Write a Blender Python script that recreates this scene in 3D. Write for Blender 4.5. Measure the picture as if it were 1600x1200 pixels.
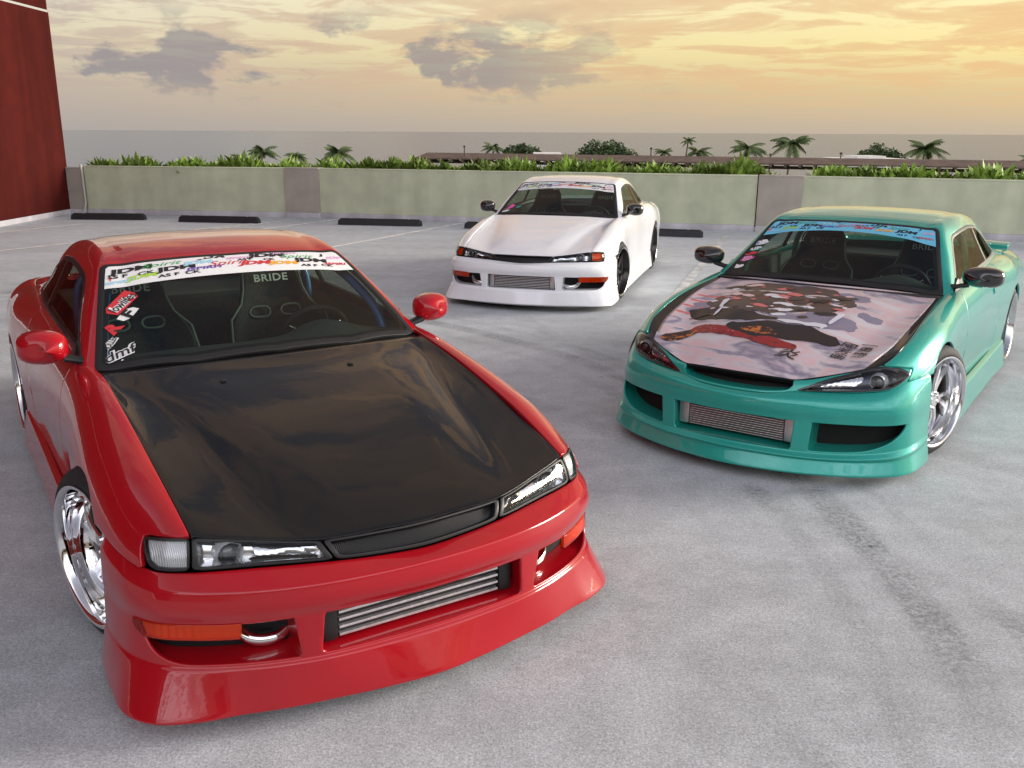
import bpy, bmesh, math, random
import numpy as np
from mathutils import Matrix, Vector

for _o in list(bpy.data.objects): bpy.data.objects.remove(_o)
scene = bpy.context.scene
COL = scene.collection
R = math.radians

# ------------------------------------------------------------------ camera
F_PX, Y_HOR, ROLL, CAM_H = 1433.8, 205.72, -0.005177, 1.7278      # measured for a 1600 x 1200 picture
PITCH = math.atan((600 - Y_HOR) / F_PX)
cam_data = bpy.data.cameras.new('camera')
cam = bpy.data.objects.new('camera', cam_data); COL.objects.link(cam)
_f = Vector((0, math.cos(PITCH), -math.sin(PITCH))); _r = Vector((1, 0, 0)); _d = _f.cross(_r)
_c, _s = math.cos(ROLL), math.sin(ROLL)
_right = _c * _r + _s * _d; _down = -_s * _r + _c * _d
cam.matrix_world = Matrix(((_right.x, -_down.x, -_f.x, 0), (_right.y, -_down.y, -_f.y, 0),
                           (_right.z, -_down.z, -_f.z, CAM_H), (0, 0, 0, 1)))
cam_data.sensor_width = 36; cam_data.lens = F_PX / 1600 * 36
cam_data.clip_start = 0.05; cam_data.clip_end = 120000
scene.camera = cam

# ------------------------------------------------------------------ sky and sun
SUN_ELEV, SUN_AZ, GLOW_AZ = 14.0, 76.0, 52.0       # degrees; azimuth clockwise from +Y (the way the camera looks)
world = bpy.data.worlds.new('World'); scene.world = world; world.use_nodes = True
def build_world():
    nt = world.node_tree; nt.nodes.clear(); N = nt.nodes.new; L = nt.links.new
    def math_(op, a, b=None, clamp=False):
        n = N('ShaderNodeMath'); n.operation = op; n.use_clamp = clamp
        for i, v in enumerate((a, b)):
            if v is None: continue
            if isinstance(v, (int, float)): n.inputs[i].default_value = v
            else: L(v, n.inputs[i])
        return n.outputs[0]
    def mix(f, a, b):
        n = N('ShaderNodeMix'); n.data_type = 'RGBA'
        for s, v in ((n.inputs[0], f), (n.inputs[6], a), (n.inputs[7], b)):
            if isinstance(v, (int, float)): s.default_value = v
            elif isinstance(v, tuple): s.default_value = (*v, 1)
            else: L(v, s)
        return n.outputs[2]
    def ramp(v, stops, interp='LINEAR'):
        n = N('ShaderNodeValToRGB'); n.color_ramp.interpolation = interp
        e = n.color_ramp.elements
        while len(e) < len(stops): e.new(0.5)
        for i, (p, c) in enumerate(stops):
            e[i].position = p; e[i].color = (*c, 1) if isinstance(c, tuple) else (c, c, c, 1)
        L(v, n.inputs[0]); return n.outputs[0]
    def noise(vec, scale, detail=6, rough=0.55, dist=0.0):
        n = N('ShaderNodeTexNoise'); n.inputs['Scale'].default_value = scale; n.inputs['Detail'].default_value = detail
        n.inputs['Roughness'].default_value = rough; n.inputs['Distortion'].default_value = dist
        L(vec, n.inputs['Vector']); return n.outputs[0]
    tc = N('ShaderNodeTexCoord'); sep = N('ShaderNodeSeparateXYZ'); L(tc.outputs['Generated'], sep.inputs[0])
    x, y, z = sep.outputs
    zc = math_('MAXIMUM', z, 0.0)
    # clear sky behind the clouds
    sky = N('ShaderNodeTexSky'); sky.sky_type = 'NISHITA'; sky.sun_disc = False
    sky.sun_elevation = R(SUN_ELEV); sky.sun_rotation = R(SUN_AZ); sky.dust_density = 3.0; sky.air_density = 1.2
    nish = N('ShaderNodeVectorMath'); nish.operation = 'SCALE'; nish.inputs[3].default_value = 0.08
    L(sky.outputs[0], nish.inputs[0])
    # how far round to the setting sun a direction lies: 0 away, 1 at the sun
    sa = R(GLOW_AZ)
    toward = math_('ADD', math_('MULTIPLY', x, math.sin(sa)), math_('MULTIPLY', y, math.cos(sa)))
    tw = math_('MULTIPLY', math_('ADD', toward, 1.0), 0.5, True)
    # high thin veil lit by the low sun, plus an added fill glow away from it
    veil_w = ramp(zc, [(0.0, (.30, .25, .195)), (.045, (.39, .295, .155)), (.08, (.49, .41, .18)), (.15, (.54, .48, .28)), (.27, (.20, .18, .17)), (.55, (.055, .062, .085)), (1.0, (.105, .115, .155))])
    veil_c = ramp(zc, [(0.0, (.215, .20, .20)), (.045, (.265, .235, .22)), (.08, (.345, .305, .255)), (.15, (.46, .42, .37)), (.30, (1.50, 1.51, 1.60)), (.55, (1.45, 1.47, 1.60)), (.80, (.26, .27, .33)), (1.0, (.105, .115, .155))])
    # low down the warmth follows the sun; higher up dark ahead, with a fill glow added behind to light the cars
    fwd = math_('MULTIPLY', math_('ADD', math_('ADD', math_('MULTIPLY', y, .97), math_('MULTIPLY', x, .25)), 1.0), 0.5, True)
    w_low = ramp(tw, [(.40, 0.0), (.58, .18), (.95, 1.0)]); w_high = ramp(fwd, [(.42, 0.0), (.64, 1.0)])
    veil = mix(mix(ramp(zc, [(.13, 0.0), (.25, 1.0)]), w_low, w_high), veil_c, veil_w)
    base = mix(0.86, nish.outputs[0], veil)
    # cloud sheet seen in perspective
    den = math_('ADD', zc, 0.045)
    comb = N('ShaderNodeCombineXYZ'); L(math_('DIVIDE', x, den), comb.inputs[0]); L(math_('DIVIDE', y, den), comb.inputs[1])
    comb.inputs[2].default_value = 5.3
    streak = noise(comb.outputs[0], 1.10, 9, .62, .45)
    m1 = ramp(streak, [(.46, 0.0), (.53, .75), (.64, 1.0)])
    m1 = math_('MULTIPLY', m1, ramp(zc, [(.008, 0.0), (.03, .35), (.06, .9), (.30, .85), (.8, .6)]))
    fine = noise(comb.outputs[0], 4.2, 7, .6, .6)
    m1 = math_('MAXIMUM', m1, math_('MULTIPLY', ramp(fine, [(.50, 0.0), (.60, .9)]), ramp(zc, [(.16, 0.0), (.30, 1.0), (.75, .8), (1.0, .3)])))
    ccol = mix(ramp(tw, [(.55, 0.0), (.72, .45), (.95, 1.0)]), (.22, .19, .19), (.41, .255, .125))
    ccol = mix(ramp(zc, [(.14, 0.0), (.5, .15), (.9, .5)]), ccol, (.20, .19, .20))
    ccol = mix(math_('MULTIPLY', ramp(zc, [(.16, 0.0), (.30, .85), (.75, .5), (1.0, .1)]), w_high), ccol, (.52, .31, .155))
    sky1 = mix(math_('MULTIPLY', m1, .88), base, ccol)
    # low banks of grey cumulus, taller away from the sun
    comb2 = N('ShaderNodeCombineXYZ'); L(x, comb2.inputs[0]); L(y, comb2.inputs[1]); L(math_('MULTIPLY', z, 2.3), comb2.inputs[2])
    sh = N('ShaderNodeVectorMath'); sh.inputs[1].default_value = (1.37, .62, .25); L(comb2.outputs[0], sh.inputs[0])
    puff = noise(sh.outputs[0], 9.0, 10, .60, .3)
    band = ramp(zc, [(.020, 0.0), (.048, 1.0), (.090, .95), (.125, 0.0)])
    m2 = math_('MULTIPLY', ramp(puff, [(.515, 0.0), (.575, 1.0)]), band)
    m2 = math_('MULTIPLY', m2, ramp(tw, [(.55, 1.0), (.80, .9), (.88, .0)]))
    sky2 = mix(math_('MULTIPLY', m2, .80), sky1, (.135, .13, .142))
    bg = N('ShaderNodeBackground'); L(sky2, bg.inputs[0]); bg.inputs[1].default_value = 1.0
    out = N('ShaderNodeOutputWorld'); L(bg.outputs[0], out.inputs[0])
build_world()
sun_data = bpy.data.lights.new('sun', 'SUN'); sun_data.energy = 2.1; sun_data.angle = R(22); sun_data.color = (1, .93, .83)
sun = bpy.data.objects.new('sun', sun_data); COL.objects.link(sun)
_sd = Vector((math.sin(R(SUN_AZ)) * math.cos(R(SUN_ELEV)), math.cos(R(SUN_AZ)) * math.cos(R(SUN_ELEV)), math.sin(R(SUN_ELEV))))
sun.rotation_euler = _sd.to_track_quat('Z', 'Y').to_euler()
scene.view_settings.view_transform = 'Standard'; scene.view_settings.look = 'None'
scene.view_settings.exposure = 1.06; scene.view_settings.gamma = 1.0; scene.view_settings.use_curve_mapping = False

# ------------------------------------------------------------------ helpers: materials
MATS = {}
def new_mat(name):
    m = bpy.data.materials.new(name); m.use_nodes = True; nt = m.node_tree
    b = nt.nodes['Principled BSDF']; MATS[name] = m
    return m, nt, b
def pm(name, col, rough=.5, metal=0.0, coat=0.0, spec=.5, noise=0.0, nscale=8.0, bump=0.0, bscale=60.0, trans=0.0, coat_rough=.03, aniso=0.0):
    """plain principled material with optional colour mottling and fine relief"""
    if name in MATS: return MATS[name]
    m, nt, b = new_mat(name); N = nt.nodes.new; L = nt.links.new
    b.inputs['Base Color'].default_value = (*col, 1); b.inputs['Roughness'].default_value = rough
    b.inputs['Metallic'].default_value = metal; b.inputs['Coat Weight'].default_value = coat
    b.inputs['Coat Roughness'].default_value = coat_rough; b.inputs['Specular IOR Level'].default_value = spec
    b.inputs['Transmission Weight'].default_value = trans
    if noise or bump:
        tc = N('ShaderNodeTexCoord')
    if noise:
        n = N('ShaderNodeTexNoise'); n.inputs['Scale'].default_value = nscale; n.inputs['Detail'].default_value = 6
        L(tc.outputs['Object'], n.inputs['Vector'])
        mr = N('ShaderNodeMapRange'); mr.inputs[1].default_value = .36; mr.inputs[2].default_value = .64
        mr.inputs[3].default_value = 1 - noise; mr.inputs[4].default_value = 1 + noise
        L(n.outputs[0], mr.inputs[0])
        v = N('ShaderNodeVectorMath'); v.operation = 'SCALE'; v.inputs[0].default_value = col; L(mr.outputs[0], v.inputs[3])
        L(v.outputs[0], b.inputs['Base Color'])
    if bump:
        n = N('ShaderNodeTexNoise'); n.inputs['Scale'].default_value = bscale; n.inputs['Detail'].default_value = 4
        L(tc.outputs['Object'], n.inputs['Vector'])
        bp = N('ShaderNodeBump'); bp.inputs['Strength'].default_value = bump; bp.inputs['Distance'].default_value = .01
        L(n.outputs[0], bp.inputs['Height']); L(bp.outputs[0], b.inputs['Normal'])
    return m
def paint(name, col, flake=.15, rough=.32, metal=0.0):
    """car paint: coloured base with faint flake under a clear coat, slight orange peel"""
    if name in MATS: return MATS[name]
    m, nt, b = new_mat(name); N = nt.nodes.new; L = nt.links.new
    tc = N('ShaderNodeTexCoord')
    vo = N('ShaderNodeTexVoronoi'); vo.inputs['Scale'].default_value = 900; L(tc.outputs['Object'], vo.inputs['Vector'])
    mr = N('ShaderNodeMapRange'); mr.inputs[3].default_value = 1 - flake; mr.inputs[4].default_value = 1 + flake
    L(vo.outputs['Color'], mr.inputs[0])
    v = N('ShaderNodeVectorMath'); v.operation = 'SCALE'; v.inputs[0].default_value = col; L(mr.outputs[0], v.inputs[3])
    L(v.outputs[0], b.inputs['Base Color'])
    b.inputs['Roughness'].default_value = rough; b.inputs['Metallic'].default_value = metal
    b.inputs['Specular IOR Level'].default_value = .15; b.inputs['Coat Weight'].default_value = 1.0; b.inputs['Coat Roughness'].default_value = .015; b.inputs['Coat IOR'].default_value = 1.5
    n = N('ShaderNodeTexNoise'); n.inputs['Scale'].default_value = 30; n.inputs['Detail'].default_value = 3; L(tc.outputs['Object'], n.inputs['Vector'])
    bp = N('ShaderNodeBump'); bp.inputs['Strength'].default_value = .02; bp.inputs['Distance'].default_value = .01
    L(n.outputs[0], bp.inputs['Height']); L(bp.outputs[0], b.inputs['Coat Normal'])
    return m
def glass(name, tint, refl=1.0, rough=.0, opacity=0.0):
    """thin glass: tinted see-through sheet with a Fresnel reflection"""
    if name in MATS: return MATS[name]
    m = bpy.data.materials.new(name); m.use_nodes = True; MATS[name] = m; nt = m.node_tree; nt.nodes.clear(); N = nt.nodes.new; L = nt.links.new
    tr = N('ShaderNodeBsdfTransparent'); tr.inputs[0].default_value = (*tint, 1)
    gl = N('ShaderNodeBsdfGlossy'); gl.inputs['Roughness'].default_value = rough
    fr = N('ShaderNodeFresnel'); fr.inputs[0].default_value = 1.5
    mu = N('ShaderNodeMath'); mu.operation = 'MULTIPLY'; mu.inputs[1].default_value = refl; mu.use_clamp = True; L(fr.outputs[0], mu.inputs[0])
    mx = N('ShaderNodeMixShader'); L(mu.outputs[0], mx.inputs[0]); L(tr.outputs[0], mx.inputs[1]); L(gl.outputs[0], mx.inputs[2])
    out = N('ShaderNodeOutputMaterial'); L(mx.outputs[0], out.inputs[0])
    return m

# ------------------------------------------------------------------ helpers: objects
def tag(o, label=None, cat=None, group=None, kind=None):
    if label: o['label'] = label
    if cat: o['category'] = cat
    if group: o['group'] = group
    if kind: o['kind'] = kind
    return o
def empty(name, loc=(0, 0, 0), rz=0.0, parent=None):
    o = bpy.data.objects.new(name, None); COL.objects.link(o); o.location = loc; o.rotation_euler = (0, 0, rz)
    o.empty_display_size = .1; o.parent = parent; return o
def mesh_obj(name, V, Fc, mat, parent=None, smooth=False, sharp=None, loc=None, rot=None):
    me = bpy.data.meshes.new(name)
    me.from_pydata([tuple(map(float, v)) for v in V], [], [tuple(f) for f in Fc])
    me.validate(); me.update()
    if smooth:
        me.polygons.foreach_set('use_smooth', [True] * len(me.polygons))
        if sharp: me.set_sharp_from_angle(angle=R(sharp))
    mats = mat if isinstance(mat, (list, tuple)) else [mat]
    for m in mats: me.materials.append(m)
    o = bpy.data.objects.new(name, me); COL.objects.link(o); o.parent = parent
    if loc is not None: o.location = loc
    if rot is not None: o.rotation_euler = rot
    return o
class MB:
    """collects simple shapes into one mesh"""
    def __init__(s): s.V = []; s.F = []
    def add(s, V, Fc):
        n = len(s.V); s.V += [tuple(v) for v in V]; s.F += [tuple(i + n for i in f) for f in Fc]; return s
    def box(s, c, d, rz=0.0, bev=0.0, M=None):
        hx, hy, hz = d[0] / 2, d[1] / 2, d[2] / 2
        bm = bmesh.new(); bmesh.ops.create_cube(bm, size=1)
        bmesh.ops.scale(bm, vec=d, verts=bm.verts)
        if bev: bmesh.ops.bevel(bm, geom=bm.edges[:], offset=bev, segments=2, affect='EDGES', profile=.6)
        ca, sa = math.cos(rz), math.sin(rz); V = []
        bm.verts.index_update()
        for v in bm.verts:
            p = v.co
            if M is not None: p = M @ p
            V.append((c[0] + ca * p.x - sa * p.y, c[1] + sa * p.x + ca * p.y, c[2] + p.z))
        Fc = [[v.index for v in f.verts] for f in bm.faces]; bm.free()
        return s.add(V, Fc)
    def tube(s, pts, r, n=10, caps=True, flat=1.0):
        pts = [Vector(p) for p in pts]; rr = r if isinstance(r, (list, tuple)) else [r] * len(pts)
        V = []; Fc = []; up = None
        for i, p in enumerate(pts):
            t = (pts[min(i + 1, len(pts) - 1)] - pts[max(i - 1, 0)]).normalized()
            if up is None:
                up = Vector((0, 0, 1)) if abs(t.z) < .9 else Vector((1, 0, 0))
            a = t.cross(up).normalized(); b = a.cross(t).normalized(); up = b
            for k in range(n):
                q = 2 * math.pi * k / n
                V.append(p + rr[i] * (math.cos(q) * a + flat * math.sin(q) * b))
        for i in range(len(pts) - 1):
            for k in range(n):
                k2 = (k + 1) % n
                Fc.append((i * n + k, i * n + k2, (i + 1) * n + k2, (i + 1) * n + k))
        if caps: Fc += [tuple(range(n - 1, -1, -1)), tuple(range((len(pts) - 1) * n, len(pts) * n))]
        return s.add(V, Fc)
    def lathe(s, prof, n=48, axis='y', c=(0, 0, 0), closed=False):
        """prof: (along axis, radius)"""
        V = []; Fc = []; m = len(prof)
        for k in range(n):
            q = 2 * math.pi * k / n
            for a, r in prof:
                p = (r * math.cos(q), a, r * math.sin(q)) if axis == 'y' else ((a, r * math.cos(q), r * math.sin(q)) if axis == 'x' else (r * math.cos(q), r * math.sin(q), a))
                V.append((p[0] + c[0], p[1] + c[1], p[2] + c[2]))
        for k in range(n):
            k2 = (k + 1) % n
            for i in range(m if closed else m - 1):
                j = (i + 1) % m
                Fc.append((k * m + i, k * m + j, k2 * m + j, k2 * m + i))
        return s.add(V, Fc)
    def prism(s, poly, z0, z1):
        n = len(poly)
        V = [(p[0], p[1], z0) for p in poly] + [(p[0], p[1], z1) for p in poly]
        Fc = [tuple(range(n - 1, -1, -1)), tuple(range(n, 2 * n))] + [(i, (i + 1) % n, n + (i + 1) % n, n + i) for i in range(n)]
        return s.add(V, Fc)
    def mirror_y(s):
        o = MB(); o.V = [(v[0], -v[1], v[2]) for v in s.V]; o.F = [tuple(reversed(f)) for f in s.F]; return o
    def build(s, name, mat, parent=None, smooth=False, sharp=35, loc=None, rot=None):
        return mesh_obj(name, s.V, s.F, mat, parent, smooth, sharp, loc, rot)

# ------------------------------------------------------------------ helpers: smooth surface patches
def knots(P):
    d = np.linalg.norm(np.diff(P, axis=0), axis=-1)
    if d.ndim > 1: d = d.mean(axis=1)
    return np.concatenate([[0], np.cumsum(np.maximum(d, 1e-5))])
def spline(P, K, T):
    """interpolating cubic through P at knots K (Bessel tangents), sampled at T"""
    P = np.asarray(P, float); n = len(P); h = np.diff(K); sh = (-1,) + (1,) * (P.ndim - 1)
    if n == 2:
        w = ((T - K[0]) / h[0]).reshape(sh); return P[0] * (1 - w) + P[1] * w
    s = np.diff(P, axis=0) / h.reshape(sh)
    D = np.empty_like(P)
    hh = h.reshape(sh)
    D[1:-1] = (s[:-1] * hh[1:] + s[1:] * hh[:-1]) / (hh[:-1] + hh[1:])
    D[0] = 1.5 * s[0] - .5 * D[1]; D[-1] = 1.5 * s[-1] - .5 * D[-2]
    i = np.clip(np.searchsorted(K, T, side='right') - 1, 0, n - 2)
    t = ((T - K[i]) / h[i]).reshape(sh); H = h[i].reshape(sh)
    return ((2 * t**3 - 3 * t**2 + 1) * P[i] + (t**3 - 2 * t**2 + t) * H * D[i] + (-2 * t**3 + 3 * t**2) * P[i + 1] + (t**3 - t**2) * H * D[i + 1])
def sample(K, step):
    """knot-respecting sample parameters and the matching fractional index"""
    T = []; I = []
    for i in range(len(K) - 1):
        m = max(2, int(math.ceil((K[i + 1] - K[i]) / step)))
        for q in range(m):
            T.append(K[i] + (K[i + 1] - K[i]) * q / m); I.append(i + q / m)
    T.append(K[-1]); I.append(len(K) - 1)
    return np.array(T), np.array(I)
class Patch:
    """grid[row v][col u] of control points -> dense grid P[v][u] with fractional indices"""
    def __init__(s, grid, su=.02, sv=.02, round_v=None, mirror=False):
        G = np.array(grid, float)
        if mirror:                         # column 0 is the centre line; add the other side
            G = np.concatenate([(G[:, :0:-1] * np.array([1, -1, 1])), G], axis=1)
        s.off = (G.shape[1] - 1) / 2 if mirror else 0
        Ku = knots(G.transpose(1, 0, 2)); Tu, Iu = sample(Ku, su)
        A = spline(G.transpose(1, 0, 2), Ku, Tu)          # (nu, rows, 3)
        A = A.transpose(1, 0, 2)                           # (rows, nu, 3)
        if round_v is None:
            Kv = knots(G); Tv, Iv = sample(Kv, sv); s.P = spline(A, Kv, Tv)
        else:                                              # straight facets with rounded corners
            out = []; Iv = []; nr = len(A)
            rad = round_v if isinstance(round_v, (list, tuple)) else [round_v] * nr
            def fr(i, j):                                  # fraction of segment i->j kept for corner i
                L_ = np.linalg.norm(A[j] - A[i], axis=-1, keepdims=True)
                return np.minimum(rad[i] / np.maximum(L_, 1e-6), .48)
            for i in range(nr):
                if i in (0, nr - 1):
                    out.append(A[i]); Iv.append(float(i))
                else:
                    fa, fb = fr(i, i - 1), fr(i, i + 1)
                    a = A[i] + (A[i - 1] - A[i]) * fa; b = A[i] + (A[i + 1] - A[i]) * fb
                    fam, fbm = float(fa.mean()), float(fb.mean())
                    for q in range(6):
                        t = q / 5; out.append((1 - t)**2 * a + 2 * t * (1 - t) * A[i] + t * t * b)
                        Iv.append(i - fam * (1 - t) if t < .5 else i + fbm * t if t > .5 else float(i))
                if i < nr - 1:                             # straight run to the next row
                    st = 0 if i == 0 else fr(i, i + 1); en = 1 if i + 1 == nr - 1 else 1 - fr(i + 1, i)
                    L_ = np.linalg.norm(A[i + 1] - A[i], axis=-1).mean(); m = max(1, int(L_ / sv))
                    for q in range(1, m + 1):
                        w = st + (en - st) * q / (m + 1)
                        out.append(A[i] + (A[i + 1] - A[i]) * w); Iv.append(float(i + np.mean(w)))
            s.P = np.array(out); Iv = np.array(Iv)
        s.iu = Iu - s.off; s.iv = Iv
        s.nv, s.nu = s.P.shape[:2]
        s.N = s.normals(s.P)
        c = s.P.reshape(-1, 3).mean(0) * np.array([.8, 0, 0]) + np.array([0, 0, .38])
        s.sgn = 1 if (s.N * (s.P - c)).sum() > 0 else -1
        s.N = s.N * s.sgn
    @staticmethod
    def normals(P):
        du = np.gradient(P, axis=1); dv = np.gradient(P, axis=0)
        n = np.cross(du, dv); l = np.linalg.norm(n, axis=-1, keepdims=True); return n / np.maximum(l, 1e-9)
    def at(s, u, v, off=0.0):
        """point for fractional indices"""
        a = np.interp(u, s.iu, np.arange(s.nu)); b = np.interp(v, s.iv, np.arange(s.nv))
        i = int(min(max(math.floor(a), 0), s.nu - 2)); j = int(min(max(math.floor(b), 0), s.nv - 2)); fa = a - i; fb = b - j
        def bl(Q): return (Q[j, i] * (1 - fa) + Q[j, i + 1] * fa) * (1 - fb) + (Q[j + 1, i] * (1 - fa) + Q[j + 1, i + 1] * fa) * fb
        p = bl(s.P)
        if off: n = bl(s.N); p = p + off * n / np.linalg.norm(n)
        return p
    def mesh(s, off=0.0):
        P = s.P + off * s.N if off else s.P
        V = P.reshape(-1, 3); U = np.broadcast_to(s.iu, (s.nv, s.nu)).reshape(-1); W = np.broadcast_to(s.iv[:, None], (s.nv, s.nu)).reshape(-1)
        idx = np.arange(s.nv * s.nu).reshape(s.nv, s.nu)
        Q = np.stack([idx[:-1, :-1], idx[:-1, 1:], idx[1:, 1:], idx[1:, :-1]], -1).reshape(-1, 4)
        return np.concatenate([V, U[:, None], W[:, None]], 1), [tuple(q if s.sgn > 0 else q[::-1]) for q in Q.tolist()]
def clip(A, Fc, f):
    """keep the part of the mesh where f <= 0; A rows are (x, y, z, u, v)"""
    f = np.asarray(f, float); f = np.where(np.abs(f) < 1e-7, -1e-7, f); ins = f <= 0
    A = [tuple(r) for r in A]; keep = []; cache = {}
    def cut(i, j):
        k = (i, j) if i < j else (j, i)
        if k not in cache:
            t = f[k[0]] / (f[k[0]] - f[k[1]]); p = A[k[0]]; q = A[k[1]]
            cache[k] = len(A); A.append(tuple(a + (b - a) * t for a, b in zip(p, q)))
        return cache[k]
    for fc in Fc:
        c = [ins[i] for i in fc]
        if all(c): keep.append(fc); continue
        if not any(c): continue
        out = []
        for a in range(len(fc)):
            i, j = fc[a], fc[(a + 1) % len(fc)]
            if ins[i]: out.append(i)
            if ins[i] != ins[j]: out.append(cut(i, j))
        if len(out) >= 3: keep.append(tuple(out))
    used = sorted({i for fc in keep for i in fc}); mp = {o: n for n, o in enumerate(used)}
    cutset = {mp[i] for i in cache.values() if i in mp}
    return np.array([A[i] for i in used]), [tuple(mp[i] for i in fc) for fc in keep], cutset
def sdf(poly, X, Y):
    """signed distance to a closed 2-D polygon, negative inside"""
    P = np.array(poly, float); Q = np.roll(P, -1, 0); X = np.asarray(X, float); Y = np.asarray(Y, float)
    d = np.full(X.shape, 1e9); ins = np.zeros(X.shape, bool)
    for (ax, ay), (bx, by) in zip(P, Q):
        ex, ey = bx - ax, by - ay; wx, wy = X - ax, Y - ay
        t = np.clip((wx * ex + wy * ey) / (ex * ex + ey * ey + 1e-12), 0, 1)
        d = np.minimum(d, np.hypot(wx - t * ex, wy - t * ey))
        c = ((ay <= Y) & (by > Y)) | ((by <= Y) & (ay > Y))
        with np.errstate(divide='ignore', invalid='ignore'): xi = ax + (Y - ay) * ex / (ey if abs(ey) > 1e-12 else 1e-12)
        ins ^= c & (X < xi)
    return np.where(ins, -d, d)
def rpoly(poly, r, n=5):
    """polygon with rounded corners"""
    P = [np.array(p, float) for p in poly]; out = []; m = len(P); rr = r if isinstance(r, (list, tuple)) else [r] * m
    for i in range(m):
        a, b, c = P[i - 1], P[i], P[(i + 1) % m]
        if rr[i] <= 0: out.append(tuple(b)); continue
        la, lc = np.linalg.norm(a - b), np.linalg.norm(c - b); k = min(rr[i], .48 * la, .48 * lc)
        p, q = b + (a - b) / la * k, b + (c - b) / lc * k
        for j in range(n + 1):
            t = j / n; out.append(tuple((1 - t)**2 * p + 2 * t * (1 - t) * b + t * t * q))
    return out
def smooth_poly(pts, n=6):
    """closed smooth curve through points"""
    P = np.array(list(pts) + list(pts[:3]), float); P = np.concatenate([np.array(pts[-2:], float), P])
    K = np.arange(len(P)); T = np.arange(2, 2 + len(pts), 1 / n); return [tuple(p) for p in spline(P, K, T)]
def bedges(Fc):
    e = {}
    for fc in Fc:
        for a in range(len(fc)):
            i, j = fc[a], fc[(a + 1) % len(fc)]; k = (i, j) if i < j else (j, i)
            e[k] = None if k in e else (i, j)
    return [v for v in e.values() if v is not None]
def vnormals(V, Fc):
    N = np.zeros_like(V)
    for fc in Fc:
        p = V[list(fc)]; c = np.cross(p[1] - p[0], p[2] - p[0])
        if len(fc) > 3: c = c + np.cross(p[2] - p[0], p[3] - p[0])
        for i in fc: N[i] += c
    return N / np.maximum(np.linalg.norm(N, axis=1, keepdims=True), 1e-12)
def panel(name, A, Fc, mat, parent, thick=.012, flip=False, mir=False, edge=.0025):
    """a sheet-metal panel: outer skin, softened edge and a turned-in flange; returns the objects (one, or left and right)"""
    V = np.array(A)[:, :3]; Fc = [tuple(reversed(f)) for f in Fc] if flip else list(Fc)
    n0 = len(V); N = vnormals(V, Fc); F2 = list(Fc); V2 = V.copy()
    if thick:
        be = bedges(Fc); bi = sorted({i for e in be for i in e}); mp = {i: k for k, i in enumerate(bi)}
        T = np.zeros((len(bi), 3))
        for i, j in be:
            d = V[j] - V[i]
            for k in (i, j): T[mp[k]] += np.cross(d, N[k])          # points out of the panel
        T /= np.maximum(np.linalg.norm(T, axis=1, keepdims=True), 1e-9)
        r1 = V[bi] + T * edge * .7 - N[bi] * edge * .35
        r2 = V[bi] + T * edge - N[bi] * edge * 1.3
        r3 = r2 - N[bi] * thick
        V2 = np.concatenate([V, r1, r2, r3]); m = len(bi)
        for i, j in be:
            a, b = mp[i], mp[j]
            F2.append((j, i, n0 + a, n0 + b))
            for q in range(2): F2.append((n0 + q * m + b, n0 + q * m + a, n0 + (q + 1) * m + a, n0 + (q + 1) * m + b))
    os = [mesh_obj(name, V2, F2, mat, parent, True, 50)]
    if mir:
        os.append(mesh_obj(name, V2 * np.array([1, -1, 1]), [tuple(reversed(f)) for f in F2], mat, parent, True, 50))
    return os
def walls(name, A, Fc, cutset, vec, mat, parent, steps=3, mir=False, shrink=None):
    """faces running back from the rim of a cut opening"""
    V = np.array(A)[:, :3]; be = [e for e in bedges(Fc) if e[0] in cutset and e[1] in cutset]
    if not be: return []
    ids = sorted({i for e in be for i in e}); mp = {i: k for k, i in enumerate(ids)}; m = len(ids)
    base = V[ids]; cen = base.mean(0); rows = []
    for s in range(steps + 1):
        t = s / steps; q = base + np.array(vec) * t
        if shrink: q = q + (cen + np.array(vec) * t - q) * np.array(shrink) * t
        rows.append(q)
    F2 = []
    for i, j in be:
        a, b = mp[i], mp[j]
        for s in range(steps): F2.append((s * m + b, s * m + a, (s + 1) * m + a, (s + 1) * m + b))
    V2 = np.concatenate(rows); os = [mesh_obj(name, V2, F2, mat, parent, True, 40)]
    if mir: os.append(mesh_obj(name, V2 * np.array([1, -1, 1]), [tuple(reversed(f)) for f in F2], mat, parent, True, 40))
    return os

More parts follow.
